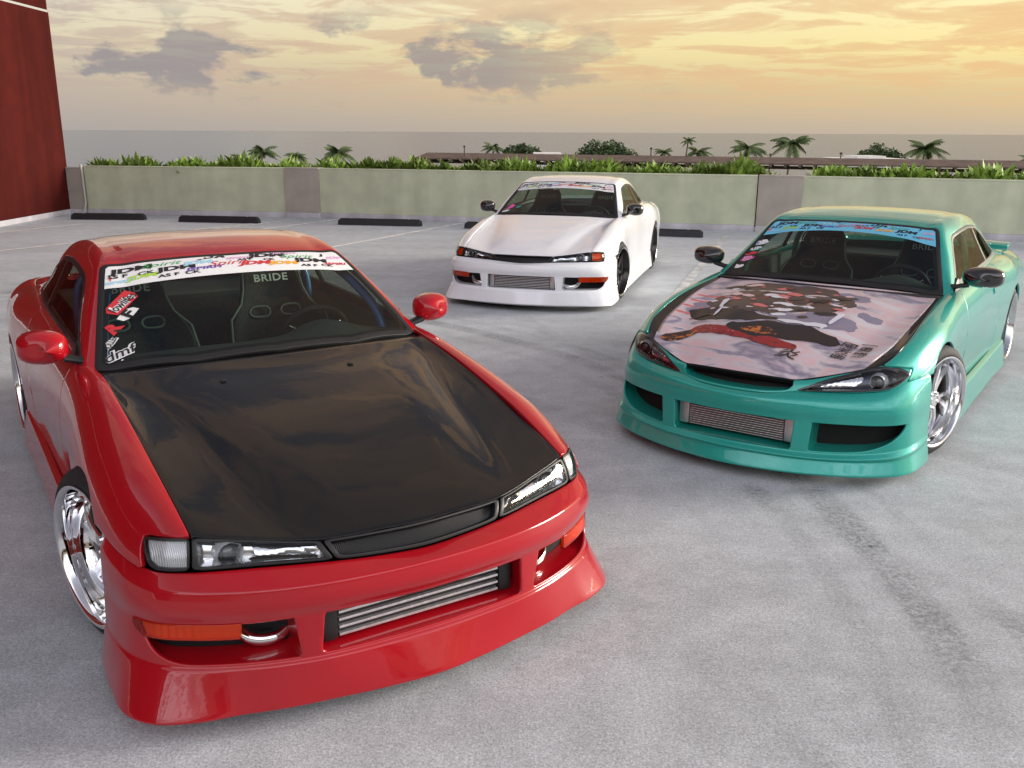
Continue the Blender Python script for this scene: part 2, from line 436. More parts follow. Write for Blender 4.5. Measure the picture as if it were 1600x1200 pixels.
# ================================================================== the place: rooftop car park above the sea
def deck_mat():
    m, nt, b = new_mat('deck_concrete'); N = nt.nodes.new; L = nt.links.new
    tc = N('ShaderNodeTexCoord')
    def noise(sc, det, vec=None, dist=0, rough=.55):
        n = N('ShaderNodeTexNoise'); n.inputs['Scale'].default_value = sc; n.inputs['Detail'].default_value = det; n.inputs['Distortion'].default_value = dist; n.inputs['Roughness'].default_value = rough
        L(vec or tc.outputs['Object'], n.inputs['Vector']); return n.outputs[0]
    def rng(v, a, b_, c, d):
        n = N('ShaderNodeMapRange'); L(v, n.inputs[0])
        for i, q in enumerate((a, b_, c, d)): n.inputs[i + 1].default_value = q
        return n.outputs[0]
    def mul(a, b_):
        n = N('ShaderNodeMath'); n.operation = 'MULTIPLY'; L(a, n.inputs[0]); L(b_, n.inputs[1]); return n.outputs[0]
    mp = N('ShaderNodeMapping'); mp.inputs['Rotation'].default_value = (0, 0, R(20)); mp.inputs['Scale'].default_value = (.35, 1.6, 1); L(tc.outputs['Object'], mp.inputs[0])
    v = rng(noise(.55, 6), .38, .62, .94, 1.06)
    v = mul(v, rng(noise(1.1, 6, mp.outputs[0], .4), .38, .62, .94, 1.06))
    v = mul(v, rng(noise(6, 7), .38, .62, .93, 1.07))
    v = mul(v, rng(noise(115, 3, rough=.85), .36, .64, .68, 1.32))
    v = mul(v, rng(noise(38, 3, rough=.8), .36, .64, .90, 1.10))
    sp = N('ShaderNodeTexVoronoi'); sp.inputs['Scale'].default_value = 1.7; L(tc.outputs['Object'], sp.inputs['Vector'])      # odd dark drips
    v = mul(v, rng(sp.outputs['Distance'], .018, .03, .35, 1.0))
    # dark arcs of rubber left by turning tyres: rings about points off to the side
    for cx, cy, r0, w, amt in ((-4.96, 3.46, 6.52, .11, .42), (-4.96, 3.46, 6.24, .07, .20), (-4.96, 3.46, 6.80, .05, .16), (-11.0, -3.0, 14.2, .10, .22), (-11.0, -3.0, 13.0, .09, .16), (7.5, 10.5, 7.6, .10, .16), (8.5, -1.0, 7.2, .08, .14)):
        d = N('ShaderNodeVectorMath'); d.operation = 'DISTANCE'; L(tc.outputs['Object'], d.inputs[0]); d.inputs[1].default_value = (cx, cy, 0)
        s_ = N('ShaderNodeMath'); s_.operation = 'SUBTRACT'; L(d.outputs['Value'], s_.inputs[0]); s_.inputs[1].default_value = r0
        a_ = N('ShaderNodeMath'); a_.operation = 'ABSOLUTE'; L(s_.outputs[0], a_.inputs[0])
        t = rng(a_.outputs[0], w * .5, w, amt, 0.0); t = mul(t, rng(noise(1.6, 6), .40, .58, .15, 1.0)); t = mul(t, rng(noise(42, 4), .40, .58, .25, 1.0))
        o = N('ShaderNodeMath'); o.operation = 'SUBTRACT'; o.inputs[0].default_value = 1; L(t, o.inputs[1]); v = mul(v, o.outputs[0])
    sc = N('ShaderNodeVectorMath'); sc.operation = 'SCALE'; sc.inputs[0].default_value = (.466, .494, .516); L(v, sc.inputs[3]); L(sc.outputs[0], b.inputs['Base Color'])
    b.inputs['Roughness'].default_value = .72; b.inputs['Specular IOR Level'].default_value = .35
    bp = N('ShaderNodeBump'); bp.inputs['Strength'].default_value = .35; bp.inputs['Distance'].default_value = .004; L(noise(140, 3, rough=.7), bp.inputs['Height']); L(bp.outputs[0], b.inputs['Normal'])
    return m
deck_mat()
def wall_mat(name, col, streak=.12):
    m, nt, b = new_mat(name); N = nt.nodes.new; L = nt.links.new; tc = N('ShaderNodeTexCoord')
    mp = N('ShaderNodeMapping'); mp.inputs['Scale'].default_value = (1.6, 1.6, .16); L(tc.outputs['Object'], mp.inputs[0])
    def noise(sc, det, vec):
        n = N('ShaderNodeTexNoise'); n.inputs['Scale'].default_value = sc; n.inputs['Detail'].default_value = det; L(vec, n.inputs['Vector']); return n.outputs[0]
    def rng(v, c, d, a=.37, b_=.63):
        n = N('ShaderNodeMapRange'); L(v, n.inputs[0]); n.inputs[1].default_value = a; n.inputs[2].default_value = b_; n.inputs[3].default_value = c; n.inputs[4].default_value = d; return n.outputs[0]
    def mul(a, b_):
        n = N('ShaderNodeMath'); n.operation = 'MULTIPLY'; L(a, n.inputs[0]); L(b_, n.inputs[1]); return n.outputs[0]
    v = mul(rng(noise(1.2, 5, mp.outputs[0]), 1 - streak, 1 + streak), rng(noise(3, 6, tc.outputs['Object']), .93, 1.07)); v = mul(v, rng(noise(120, 2, tc.outputs['Object']), .88, 1.12))
    s = N('ShaderNodeVectorMath'); s.operation = 'SCALE'; s.inputs[0].default_value = col; L(v, s.inputs[3]); L(s.outputs[0], b.inputs['Base Color'])
    b.inputs['Roughness'].default_value = .9; b.inputs['Specular IOR Level'].default_value = .12
    bp = N('ShaderNodeBump'); bp.inputs['Strength'].default_value = .3; bp.inputs['Distance'].default_value = .01; L(noise(70, 4, tc.outputs['Object']), bp.inputs['Height']); L(bp.outputs[0], b.inputs['Normal'])
    return m
wall_mat('sage_stucco', (.52, .55, .395), .06); wall_mat('taupe_stucco', (.40, .36, .31), .05); wall_mat('red_stucco', (.062, .007, .005), .22); wall_mat('kerb_concrete', (.50, .48, .51), .15)
pm('brushed_alu', (.80, .80, .81), .30, .8, noise=.12, nscale=60); pm('line_paint', (.74, .73, .70), .7, noise=.22, nscale=9); pm('stop_rubber', (.012, .012, .014), .6, noise=.3, nscale=20)

# deck (one sheet), land below and beyond, sea out to the horizon
me_deck = mesh_obj('parking_deck', [(-30, -14, 0), (24, -14, 0), (24, 19.4, 0), (-30, 19.4, 0)], [(0, 1, 2, 3)], MATS['deck_concrete']); tag(me_deck, kind='structure')
WALL = [Vector((-9.35, 19.75, 0)), Vector((-4.30, 19.12, 0)), Vector((4.76, 16.76, 0)), Vector((9.2, 15.22, 0)), Vector((16.0, 12.9, 0))]
# trim the deck along the wall
me_deck.data.clear_geometry()
pts = [(-30, -14, 0), (24, -14, 0), (24, 10.3, 0), (16.05, 13.05, 0), (9.25, 15.37, 0), (4.81, 16.91, 0), (-4.27, 19.27, 0), (-9.33, 19.92, 0), (-30, 22.5, 0)]
me_deck.data.from_pydata(pts, [], [tuple(range(len(pts)))]); me_deck.data.update()

def wall_span(name, p, q, mat, h, th, label, cat, z0=.0, kerb=True, cap=True):
    d = (q - p); L_ = d.length; ang = math.atan2(d.y, d.x); mid = (p + q) / 2; n = Vector((-math.sin(ang), math.cos(ang), 0))
    o = empty(name, (mid.x, mid.y, 0), ang)
    MB().box((0, th / 2, (h + .11) / 2 + .0), (L_, th, h - .11), bev=0).build('wall_body', mat, o)
    MB().box((0, th / 2, h - .004), (L_ + .002, th + .012, .03), bev=.011).build('coping', mat, o, True)
    if kerb: MB().box((0, th / 2 - .012, .054), (L_, th + .024, .108), bev=.006).build('kerb_base', MATS['kerb_concrete'], o, True)
    return tag(o, label, cat)
WH = .985
def lerp(i, t): return WALL[i] + (WALL[i + 1] - WALL[i]) * t
pil = Vector((.0, 0, 0))
wall_span('parapet_wall', WALL[0] + Vector((.36, -.045, 0)), WALL[1] + Vector((-.36, .045, 0)), MATS['sage_stucco'], WH, .20, 'sage green parapet wall between the red building and the first taupe pillar', 'wall')
wall_span('parapet_wall', WALL[1] + Vector((.37, -.093, 0)), WALL[2] + Vector((-.37, .093, 0)), MATS['sage_stucco'], WH, .20, 'long sage green parapet wall behind the white coupe', 'wall')
wall_span('parapet_wall', WALL[2] + Vector((.37, -.127, 0)), WALL[4], MATS['sage_stucco'], WH, .20, 'sage green parapet wall behind the teal coupe', 'wall')
wall_span('wall_pillar', WALL[1] + Vector((-.355, .0, 0)), WALL[1] + Vector((.365, -.135, 0)), MATS['taupe_stucco'], WH + .006, .30, 'taupe pillar in the parapet wall left of the white coupe', 'pillar')
wall_span('wall_pillar', WALL[2] + Vector((-.365, .04, 0)), WALL[2] + Vector((.365, -.175, 0)), MATS['taupe_stucco'], WH + .006, .30, 'taupe pillar in the parapet wall right of the white coupe', 'pillar')
wall_span('wall_pillar', Vector((-9.40, 19.69, 0)), Vector((-9.02, 19.63, 0)), MATS['taupe_stucco'], WH - .03, .24, 'narrow taupe pillar against the red building', 'pillar')
MB().tube([(-9.02, 19.55, .02), (-8.98, 19.60, .25), (-9.0, 19.62, .9), (-9.03, 19.66, 1.02)], .022, 10).build('drain_pipe', pm('drain_plastic', (.45, .43, .38), .6), None, True)
tag(bpy.data.objects['drain_pipe'], 'pale drain pipe running down beside the narrow pillar', 'pipe')

# red building at the left
rb = empty('red_building', (-9.36, 19.72, 0)); tag(rb, 'dark red stuccoed building wall with a pale horizontal joint', 'building')
bl = MB(); bl.box((-4.0, -14.0, 2.05), (8.0, 28.06, 3.88)); bl.build('lower_wall', MATS['red_stucco'], rb)
bl = MB(); bl.box((-4.012, -14.0, 6.54), (8.0, 28.04, 5.0)); bl.build('upper_wall', MATS['red_stucco'], rb)
MB().box((-4.02, -14.0, 4.015), (8.0, 28.02, .055)).build('wall_joint', pm('joint_grey', (.42, .42, .40), .6), rb)
MB().box((-3.985, -14.0, .055), (8.0, 28.08, .10)).build('wall_base', MATS['kerb_concrete'], rb)

# unseen wall with dark panels added behind the camera to darken the bumper reflections
b = MB(); b.box((-2, -13.6, 1.5), (52, .4, 3.0)); b.build('reflection_wall', MATS['taupe_stucco']); tag(bpy.data.objects['reflection_wall'], kind='structure')
for k_ in range(6):
    tag(MB().box((-22 + 8 * k_, -13.37, 1.3), (5.6, .06, 1.3)).build('reflection_wall_panel', pm('inner_black', (.004, .004, .004), .8)), kind='structure')
# painted bay lines and rubber wheel stops
LINE_MAT = [MATS['line_paint']]
def line(p, q, w, lab):
    p, q = Vector((*p, 0)), Vector((*q, 0)); d = (q - p).normalized(); n = Vector((-d.y, d.x, 0)) * w / 2
    o = mesh_obj('parking_line', [(*(p - n).xy, .004), (*(q - n).xy, .004), (*(q + n).xy, .004), (*(p + n).xy, .004)], [(0, 1, 2, 3)], LINE_MAT[0]); tag(o, kind='structure', label=lab)
line((-7.85, 18.75), (-5.3, 14.4), .09, 'pale painted bay line between the first two wheel stops') if False else None
line((-8.15, 17.55), (-9.3, 15.1), .09, 'painted bay line beside the red building')
line((-4.9, 17.95), (-7.6, 13.4), .09, 'painted bay line running behind the red coupe roof')
line((-4.43, 18.55), (-5.95, 15.6), .09, 'painted bay line ending at the pillar')
line((-3.55, 18.72), (-5.3, 15.2), .09, 'second painted bay line ending at the pillar')
line((-.98, 18.1), (-2.9, 13.9), .10, 'painted bay line between the wheel stops left of the white coupe')
LINE_MAT[0] = pm('worn_line', (.50, .505, .50), .75, noise=.25, nscale=5)
line((3.72, 16.1), (1.55, 9.2), .11, 'worn painted bay line beside the teal coupe')
line((6.9, 15.2), (5.0, 9.2), .11, 'painted bay line beyond the teal coupe')
def stop(p, q, lab):
    p, q = Vector((*p, 0)), Vector((*q, 0)); d = q - p; L_ = d.length; ang = math.atan2(d.y, d.x); mid = (p + q) / 2
    b = MB(); w, h = .15, .125
    prof = [(-w / 2, .005), (-w / 2 + .03, h - .02), (-w / 2 + .05, h), (w / 2 - .05, h), (w / 2 - .03, h - .02), (w / 2, .005)]; n = len(prof)
    V = [(x_, y_, z_) for x_ in (-L_ / 2, -L_ / 2 + .05, L_ / 2 - .05, L_ / 2) for y_, z_ in prof]
    V = [(v[0], v[1], v[2] * (.72 if abs(v[0]) > L_ / 2 - .01 and v[2] > .05 else 1)) for v in V]
    Fc = [(i * n + k, (i + 1) * n + k, (i + 1) * n + k + 1, i * n + k + 1) for i in range(3) for k in range(n - 1)] + [tuple(range(n)), tuple(range(4 * n - 1, 3 * n - 1, -1))] + [(i * n, i * n + n - 1, (i + 1) * n + n - 1, (i + 1) * n) for i in range(3)]
    o = empty('wheel_stop', (mid.x, mid.y, 0), ang); b.add(V, Fc).build('stop_body', MATS['stop_rubber'], o, False)
    for k in (-.7, .7): MB().lathe([(h + .004, .0001), (h + .003, .014), (h - .004, .016)], 12, axis='z', c=(k * L_ / 2, 0, 0)).build('anchor_bolt', MATS['brushed_alu'], o)
    tag(o, lab, 'wheel stop', 'black rubber wheel stops along the wall')
stop((-8.78, 18.50), (-7.30, 18.45), 'black rubber wheel stop next to the red building')
stop((-6.50, 18.12), (-4.88, 17.86), 'black rubber wheel stop just behind the red coupe roof')
stop((-3.32, 17.72), (-1.72, 17.46), 'black rubber wheel stop between pillar and white coupe, fully in the open')
stop((-.88, 17.15), (.72, 16.78), 'black rubber wheel stop half hidden behind the white coupe bonnet')
stop((1.62, 16.28), (3.25, 15.80), 'black rubber wheel stop between the white and teal coupes')

# land below the deck, sea, planting
land = mesh_obj('land', [(-400, 20, -6), (400, 10, -6), (420, 125, -7.4), (400, 150, -10.2), (-400, 172, -10.2), (-420, 150, -7.4)], [(0, 1, 2, 5), (5, 2, 3, 4)], pm('park_grass', (.055, .085, .025), .9, noise=.4, nscale=.3)); tag(land, kind='structure')
def sea_mat():
    m, nt, b = new_mat('sea_water'); N = nt.nodes.new; L = nt.links.new; tc = N('ShaderNodeTexCoord')
    b.inputs['Base Color'].default_value = (.10, .14, .20, 1); b.inputs['Roughness'].default_value = .26; b.inputs['Specular Tint'].default_value = (.60, .73, 1.0, 1); b.inputs['IOR'].default_value = 1.33
    mp = N('ShaderNodeMapping'); mp.inputs['Scale'].default_value = (.35, 1.0, 1); L(tc.outputs['Object'], mp.inputs[0])
    n = N('ShaderNodeTexNoise'); n.inputs['Scale'].default_value = .10; n.inputs['Detail'].default_value = 12; n.inputs['Roughness'].default_value = .7; L(mp.outputs[0], n.inputs['Vector'])
    bp = N('ShaderNodeBump'); bp.inputs['Strength'].default_value = .9; bp.inputs['Distance'].default_value = .6; L(n.outputs[0], bp.inputs['Height']); L(bp.outputs[0], b.inputs['Normal'])
    return m
def ring_mesh():
    V = [(0, 0, -9.5)]; Fc = []; rad = [100, 400, 1500, 6000, 22000]; n = 64
    for r_ in rad: V += [(r_ * math.cos(2 * math.pi * k / n), r_ * math.sin(2 * math.pi * k / n), -9.5) for k in range(n)]
    Fc = [(0, 1 + k, 1 + (k + 1) % n) for k in range(n)]
    for i in range(len(rad) - 1): Fc += [(1 + i * n + k, 1 + (i + 1) * n + k, 1 + (i + 1) * n + (k + 1) % n, 1 + i * n + (k + 1) % n) for k in range(n)]
    return V, Fc
V_, F_ = ring_mesh(); tag(mesh_obj('sea', V_, F_, sea_mat()), kind='structure')

# ================================================================== the cars
# car frame: x forward from the front axle, y to the car's left, z up from the ground
S14 = dict(
  side=[  # station x, then (y, z) from bonnet edge / beltline down to the sill
   (.64, [(.662,.590),(.690,.584),(.722,.566),(.745,.540),(.755,.510),(.762,.470),(.768,.400),(.775,.250),(.775,.120)]),
   (.50, [(.668,.632),(.702,.629),(.745,.608),(.783,.572),(.808,.530),(.822,.470),(.832,.380),(.842,.250),(.842,.120)]),
   (.30, [(.676,.684),(.712,.684),(.765,.667),(.812,.628),(.842,.575),(.858,.505),(.864,.400),(.866,.250),(.866,.120)]),
   (.05, [(.682,.736),(.722,.736),(.778,.716),(.826,.672),(.857,.612),(.872,.540),(.876,.400),(.874,.250),(.872,.120)]),
   (-.25,[(.688,.788),(.726,.788),(.776,.766),(.820,.716),(.846,.650),(.860,.570),(.864,.420),(.862,.250),(.858,.120)]),
   (-.50,[(.693,.817),(.732,.817),(.772,.796),(.808,.746),(.831,.680),(.845,.590),(.846,.420),(.842,.250),(.845,.120)]),
   (-.75,[(.722,.826),(.748,.824),(.777,.804),(.806,.755),(.826,.690),(.839,.600),(.838,.420),(.832,.250),(.842,.120)]),
   (-1.2,[(.742,.836),(.767,.833),(.791,.811),(.815,.761),(.832,.692),(.843,.600),(.840,.420),(.832,.250),(.845,.120)]),
   (-1.7,[(.742,.846),(.767,.843),(.792,.820),(.818,.768),(.836,.697),(.847,.602),(.846,.420),(.838,.250),(.848,.120)]),
   (-2.1,[(.733,.854),(.762,.852),(.796,.830),(.831,.776),(.850,.710),(.861,.612),(.862,.420),(.855,.250),(.855,.120)]),
   (-2.5,[(.706,.848),(.747,.848),(.796,.827),(.842,.777),(.865,.706),(.877,.615),(.878,.420),(.868,.250),(.865,.120)]),
   (-2.9,[(.680,.824),(.722,.824),(.772,.802),(.820,.752),(.846,.686),(.858,.600),(.858,.420),(.850,.250),(.845,.140)]),
   (-3.3,[(.640,.810),(.685,.810),(.735,.786),(.783,.736),(.808,.672),(.820,.590),(.815,.420),(.800,.260),(.785,.160)]),
   (-3.5,[(.590,.794),(.625,.792),(.665,.767),(.700,.722),(.722,.660),(.732,.580),(.725,.420),(.705,.270),(.690,.180)])],
  hood=[  # rows from the front edge back; columns from the centre out
   [(.805,0,.550),(.795,.12,.550),(.782,.24,.549),(.768,.312,.550),(.738,.40,.556),(.700,.50,.569),(.660,.60,.581),(.635,.660,.589)],
   [(.70,0,.588),(.695,.12,.588),(.68,.25,.587),(.66,.335,.586),(.635,.42,.587),(.60,.52,.597),(.565,.61,.609),(.545,.664,.616)],
   [(.45,0,.663),(.445,.14,.663),(.435,.29,.660),(.42,.38,.653),(.405,.455,.648),(.38,.55,.653),(.355,.625,.659),(.34,.670,.662)],
   [(.15,0,.730),(.15,.16,.730),(.14,.33,.727),(.13,.425,.718),(.12,.495,.709),(.105,.575,.711),(.09,.64,.714),(.08,.679,.720)],
   [(-.15,0,.781),(-.15,.18,.781),(-.16,.38,.778),(-.165,.485,.768),(-.17,.55,.758),(-.18,.61,.757),(-.19,.655,.763),(-.195,.684,.770)],
   [(-.35,0,.813),(-.355,.2,.813),(-.365,.42,.808),(-.375,.54,.797),(-.385,.60,.790),(-.395,.64,.790),(-.405,.67,.795),(-.41,.690,.800)],
   [(-.435,0,.834),(-.445,.2,.833),(-.47,.42,.829),(-.495,.54,.822),(-.51,.60,.818),(-.52,.64,.817),(-.53,.67,.816),(-.54,.691,.817)]],
  green=[  # windscreen foot, middle, head, roof, rear glass; columns centre -> roof rail -> beltline
   [(-.455,0,.828),(-.49,.30,.824),(-.552,.55,.817),(-.655,.733,.812),(-.668,.736,.812),(-.681,.738,.812),(-.695,.740,.812)],
   [(-.84,0,1.018),(-.86,.27,1.014),(-.90,.50,1.002),(-.955,.660,.985),(-.972,.684,.953),(-.980,.711,.900),(-.985,.744,.832)],
   [(-1.22,0,1.172),(-1.225,.25,1.168),(-1.24,.45,1.156),(-1.265,.580,1.135),(-1.272,.610,1.094),(-1.276,.675,.970),(-1.28,.746,.838)],
   [(-1.42,0,1.206),(-1.42,.25,1.202),(-1.42,.45,1.189),(-1.43,.575,1.163),(-1.43,.606,1.124),(-1.43,.673,.995),(-1.43,.747,.842)],
   [(-1.65,0,1.218),(-1.65,.25,1.214),(-1.65,.45,1.200),(-1.65,.566,1.173),(-1.65,.601,1.134),(-1.65,.672,1.000),(-1.65,.747,.846)],
   [(-1.95,0,1.206),(-1.95,.25,1.202),(-1.95,.45,1.187),(-1.95,.560,1.159),(-1.95,.597,1.120),(-1.95,.666,.990),(-1.95,.742,.855)],
   [(-2.25,0,1.162),(-2.25,.25,1.158),(-2.25,.45,1.141),(-2.25,.558,1.112),(-2.25,.592,1.075),(-2.25,.655,.965),(-2.25,.727,.857)],
   [(-2.62,0,1.015),(-2.62,.25,1.010),(-2.62,.45,.992),(-2.62,.570,.960),(-2.62,.600,.935),(-2.62,.645,.890),(-2.62,.700,.842)],
   [(-2.99,0,.836),(-2.99,.25,.834),(-2.99,.45,.831),(-2.99,.600,.827),(-2.99,.620,.825),(-2.99,.650,.822),(-2.99,.675,.819)]],
  screen=[(-.485,0),(-.515,.35),(-.615,.706),(-1.222,.556),(-1.205,.30),(-1.195,0)],
  window=[(-.80,.850),(-1.30,1.098),(-1.48,1.122),(-1.70,1.126),(-1.97,1.104),(-2.22,1.025),(-2.46,.912),(-2.44,.880),(-2.0,.872),(-1.4,.862)],
  bumper=[
   [(.840,0,.474),(.828,.17,.480),(.808,.29,.486),(.757,.45,.489),(.703,.60,.490),(.655,.70,.489),(.600,.763,.487),(.520,.797,.490),(.430,.824,.501),(.335,.850,.515)],
   [(.908,0,.462),(.898,.18,.461),(.872,.34,.459),(.830,.48,.457),(.775,.60,.455),(.712,.70,.453),(.640,.775,.452),(.550,.823,.455),(.440,.850,.465),(.328,.866,.478)],
   [(.920,0,.405),(.910,.18,.405),(.884,.34,.404),(.842,.48,.402),(.787,.605,.400),(.722,.71,.398),(.650,.787,.397),(.557,.834,.398),(.442,.859,.400),(.322,.870,.405)],
   [(.890,0,.360),(.880,.18,.360),(.860,.34,.360),(.822,.48,.356),(.768,.60,.351),(.700,.70,.346),(.630,.775,.340),(.540,.825,.335),(.430,.853,.333),(.316,.868,.333)],
   [(.872,0,.212),(.866,.18,.212),(.850,.34,.212),(.812,.48,.211),(.762,.60,.210),(.705,.70,.209),(.640,.778,.208),(.550,.832,.208),(.430,.862,.208),(.300,.872,.210)],
   [(.882,0,.202),(.876,.18,.202),(.860,.34,.202),(.822,.48,.201),(.772,.60,.200),(.714,.704,.199),(.647,.786,.198),(.555,.840,.198),(.432,.868,.198),(.298,.876,.200)],
   [(.932,0,.078),(.912,.18,.076),(.880,.34,.074),(.848,.48,.072),(.808,.60,.070),(.774,.716,.066),(.716,.822,.064),(.620,.886,.062),(.460,.900,.062),(.262,.897,.064)],
   [(.895,0,.060),(.875,.17,.058),(.845,.33,.056),(.812,.46,.055),(.770,.58,.054),(.725,.675,.053),(.665,.765,.052),(.575,.822,.052),(.435,.845,.052),(.262,.852,.052)]],
  bround=[0,.007,.05,.012,.005,.005,.008,0],
  open_row=3,
  openings=[rpoly([(-2.05,3.03),(2.05,3.03),(2.12,3.97),(-2.12,3.97)], .10),
            rpoly([(2.62,3.03),(6.75,3.03),(6.35,3.70),(5.55,3.97),(2.48,3.97)], [.06,.1,.35,.5,.06])],
  lamp=[
   [(.805,0,.545),(.795,.15,.545),(.768,.312,.545),(.700,.50,.565),(.635,.661,.584),(.588,.728,.583),(.530,.770,.576)],
   [(.826,0,.512),(.816,.15,.514),(.794,.298,.518),(.726,.50,.532),(.660,.669,.541),(.614,.738,.538),(.560,.776,.533)],
   [(.838,0,.480),(.828,.15,.485),(.806,.283,.491),(.735,.50,.495),(.668,.675,.496),(.625,.738,.494),(.578,.770,.491)]],
)
def seam14(x): return .489 + (np.clip(.577 - x, 0, .3)) * .115       # top of the bumper along the wing

PAINT = dict(red=dict(col=(.40, .004, .011), rough=.30), white=dict(col=(.89, .905, .93), rough=.3), teal=dict(col=(.018, .36, .295), rough=.30, flake=.35, metal=.25))
def common_mats():
    pm('black_trim', (.012, .012, .013), .45); pm('black_rubber', (.010, .010, .011), .6); pm('inner_black', (.004, .004, .004), .8)
    pm('tyre_rubber', (.013, .013, .014), .72, noise=.25, nscale=40, bump=.25, bscale=180)
    pm('chrome', (.86, .86, .87), .045, 1.0); pm('satin_chrome', (.72, .72, .74), .16, 1.0); pm('reflector', (.92, .92, .93), .09, .9)
    pm('brushed_alu', (.80, .80, .81), .30, .8, noise=.12, nscale=60); pm('alu_tank', (.50, .50, .50), .38, .9, noise=.1, nscale=25)
    pm('cooler_fin', (.008, .008, .008), .7); pm('ring_silver', (.88, .88, .89), .22, .45); pm('dark_bronze', (.045, .038, .034), .28, .9, coat=.4)
    pm('gloss_black', (.010, .010, .011), .12, coat=1.0); pm('brake_iron', (.16, .15, .15), .42, .9)
    glass('screen_glass', (.72, .84, .79), .75); glass('side_glass', (.50, .58, .52), .42); glass('lamp_glass', (.93, .95, .96), 1.1)
    glass('amber_glass', (1.0, .50, .16), 1.0); glass('mirror_glass', (.1, .1, .1), 6.0)
    pm('amber_lens', (.42, .075, .006), .2, coat=1.0, spec=.6, noise=.35, nscale=14); pm('amber_bucket', (.90, .30, .03), .3, .1)
    pm('seat_cloth', (.022, .025, .026), .9, noise=.3, nscale=60, bump=.3, bscale=400); pm('dash_plastic', (.055, .064, .058), .62, bump=.15, bscale=300)
    pm('seat_piping', (.16, .21, .19), .6); pm('lettering_grey', (.85, .92, .88), .6); pm('cabin_trim', (.12, .13, .12), .8); pm('head_lining', (.15, .15, .14), .9)
    pm('white_print', (.80, .80, .80), .5); pm('black_print', (.012, .012, .012), .5)
common_mats()
def carbon():
    m, nt, b = new_mat('carbon_fibre'); N = nt.nodes.new; L = nt.links.new
    tc = N('ShaderNodeTexCoord'); mp = N('ShaderNodeMapping'); mp.inputs['Scale'].default_value = (1, 1, 0); L(tc.outputs['Object'], mp.inputs[0])
    ck = N('ShaderNodeTexChecker'); ck.inputs['Scale'].default_value = 210; mp.inputs['Rotation'].default_value = (0, 0, R(45)); L(mp.outputs[0], ck.inputs[0])
    ck.inputs[1].default_value = (.003, .003, .0032, 1); ck.inputs[2].default_value = (.012, .012, .012, 1)
    L(ck.outputs[0], b.inputs['Base Color']); b.inputs['Roughness'].default_value = .38
    b.inputs['Specular IOR Level'].default_value = .08
    b.inputs['Coat Weight'].default_value = .9; b.inputs['Coat Roughness'].default_value = .025; b.inputs['Coat IOR'].default_value = 1.42
    n = N('ShaderNodeTexNoise'); n.inputs['Scale'].default_value = 16; n.inputs['Detail'].default_value = 3; L(tc.outputs['Object'], n.inputs['Vector'])
    bp = N('ShaderNodeBump'); bp.inputs['Strength'].default_value = .035; bp.inputs['Distance'].default_value = .01
    L(n.outputs[0], bp.inputs['Height']); L(bp.outputs[0], b.inputs['Coat Normal'])
    return m
carbon()

def half_poly(poly):
    """mirror a (x, y>=0) outline that starts and ends on the centre line"""
    return list(poly) + [(x, -y) for x, y in reversed(poly) if y > 1e-6]

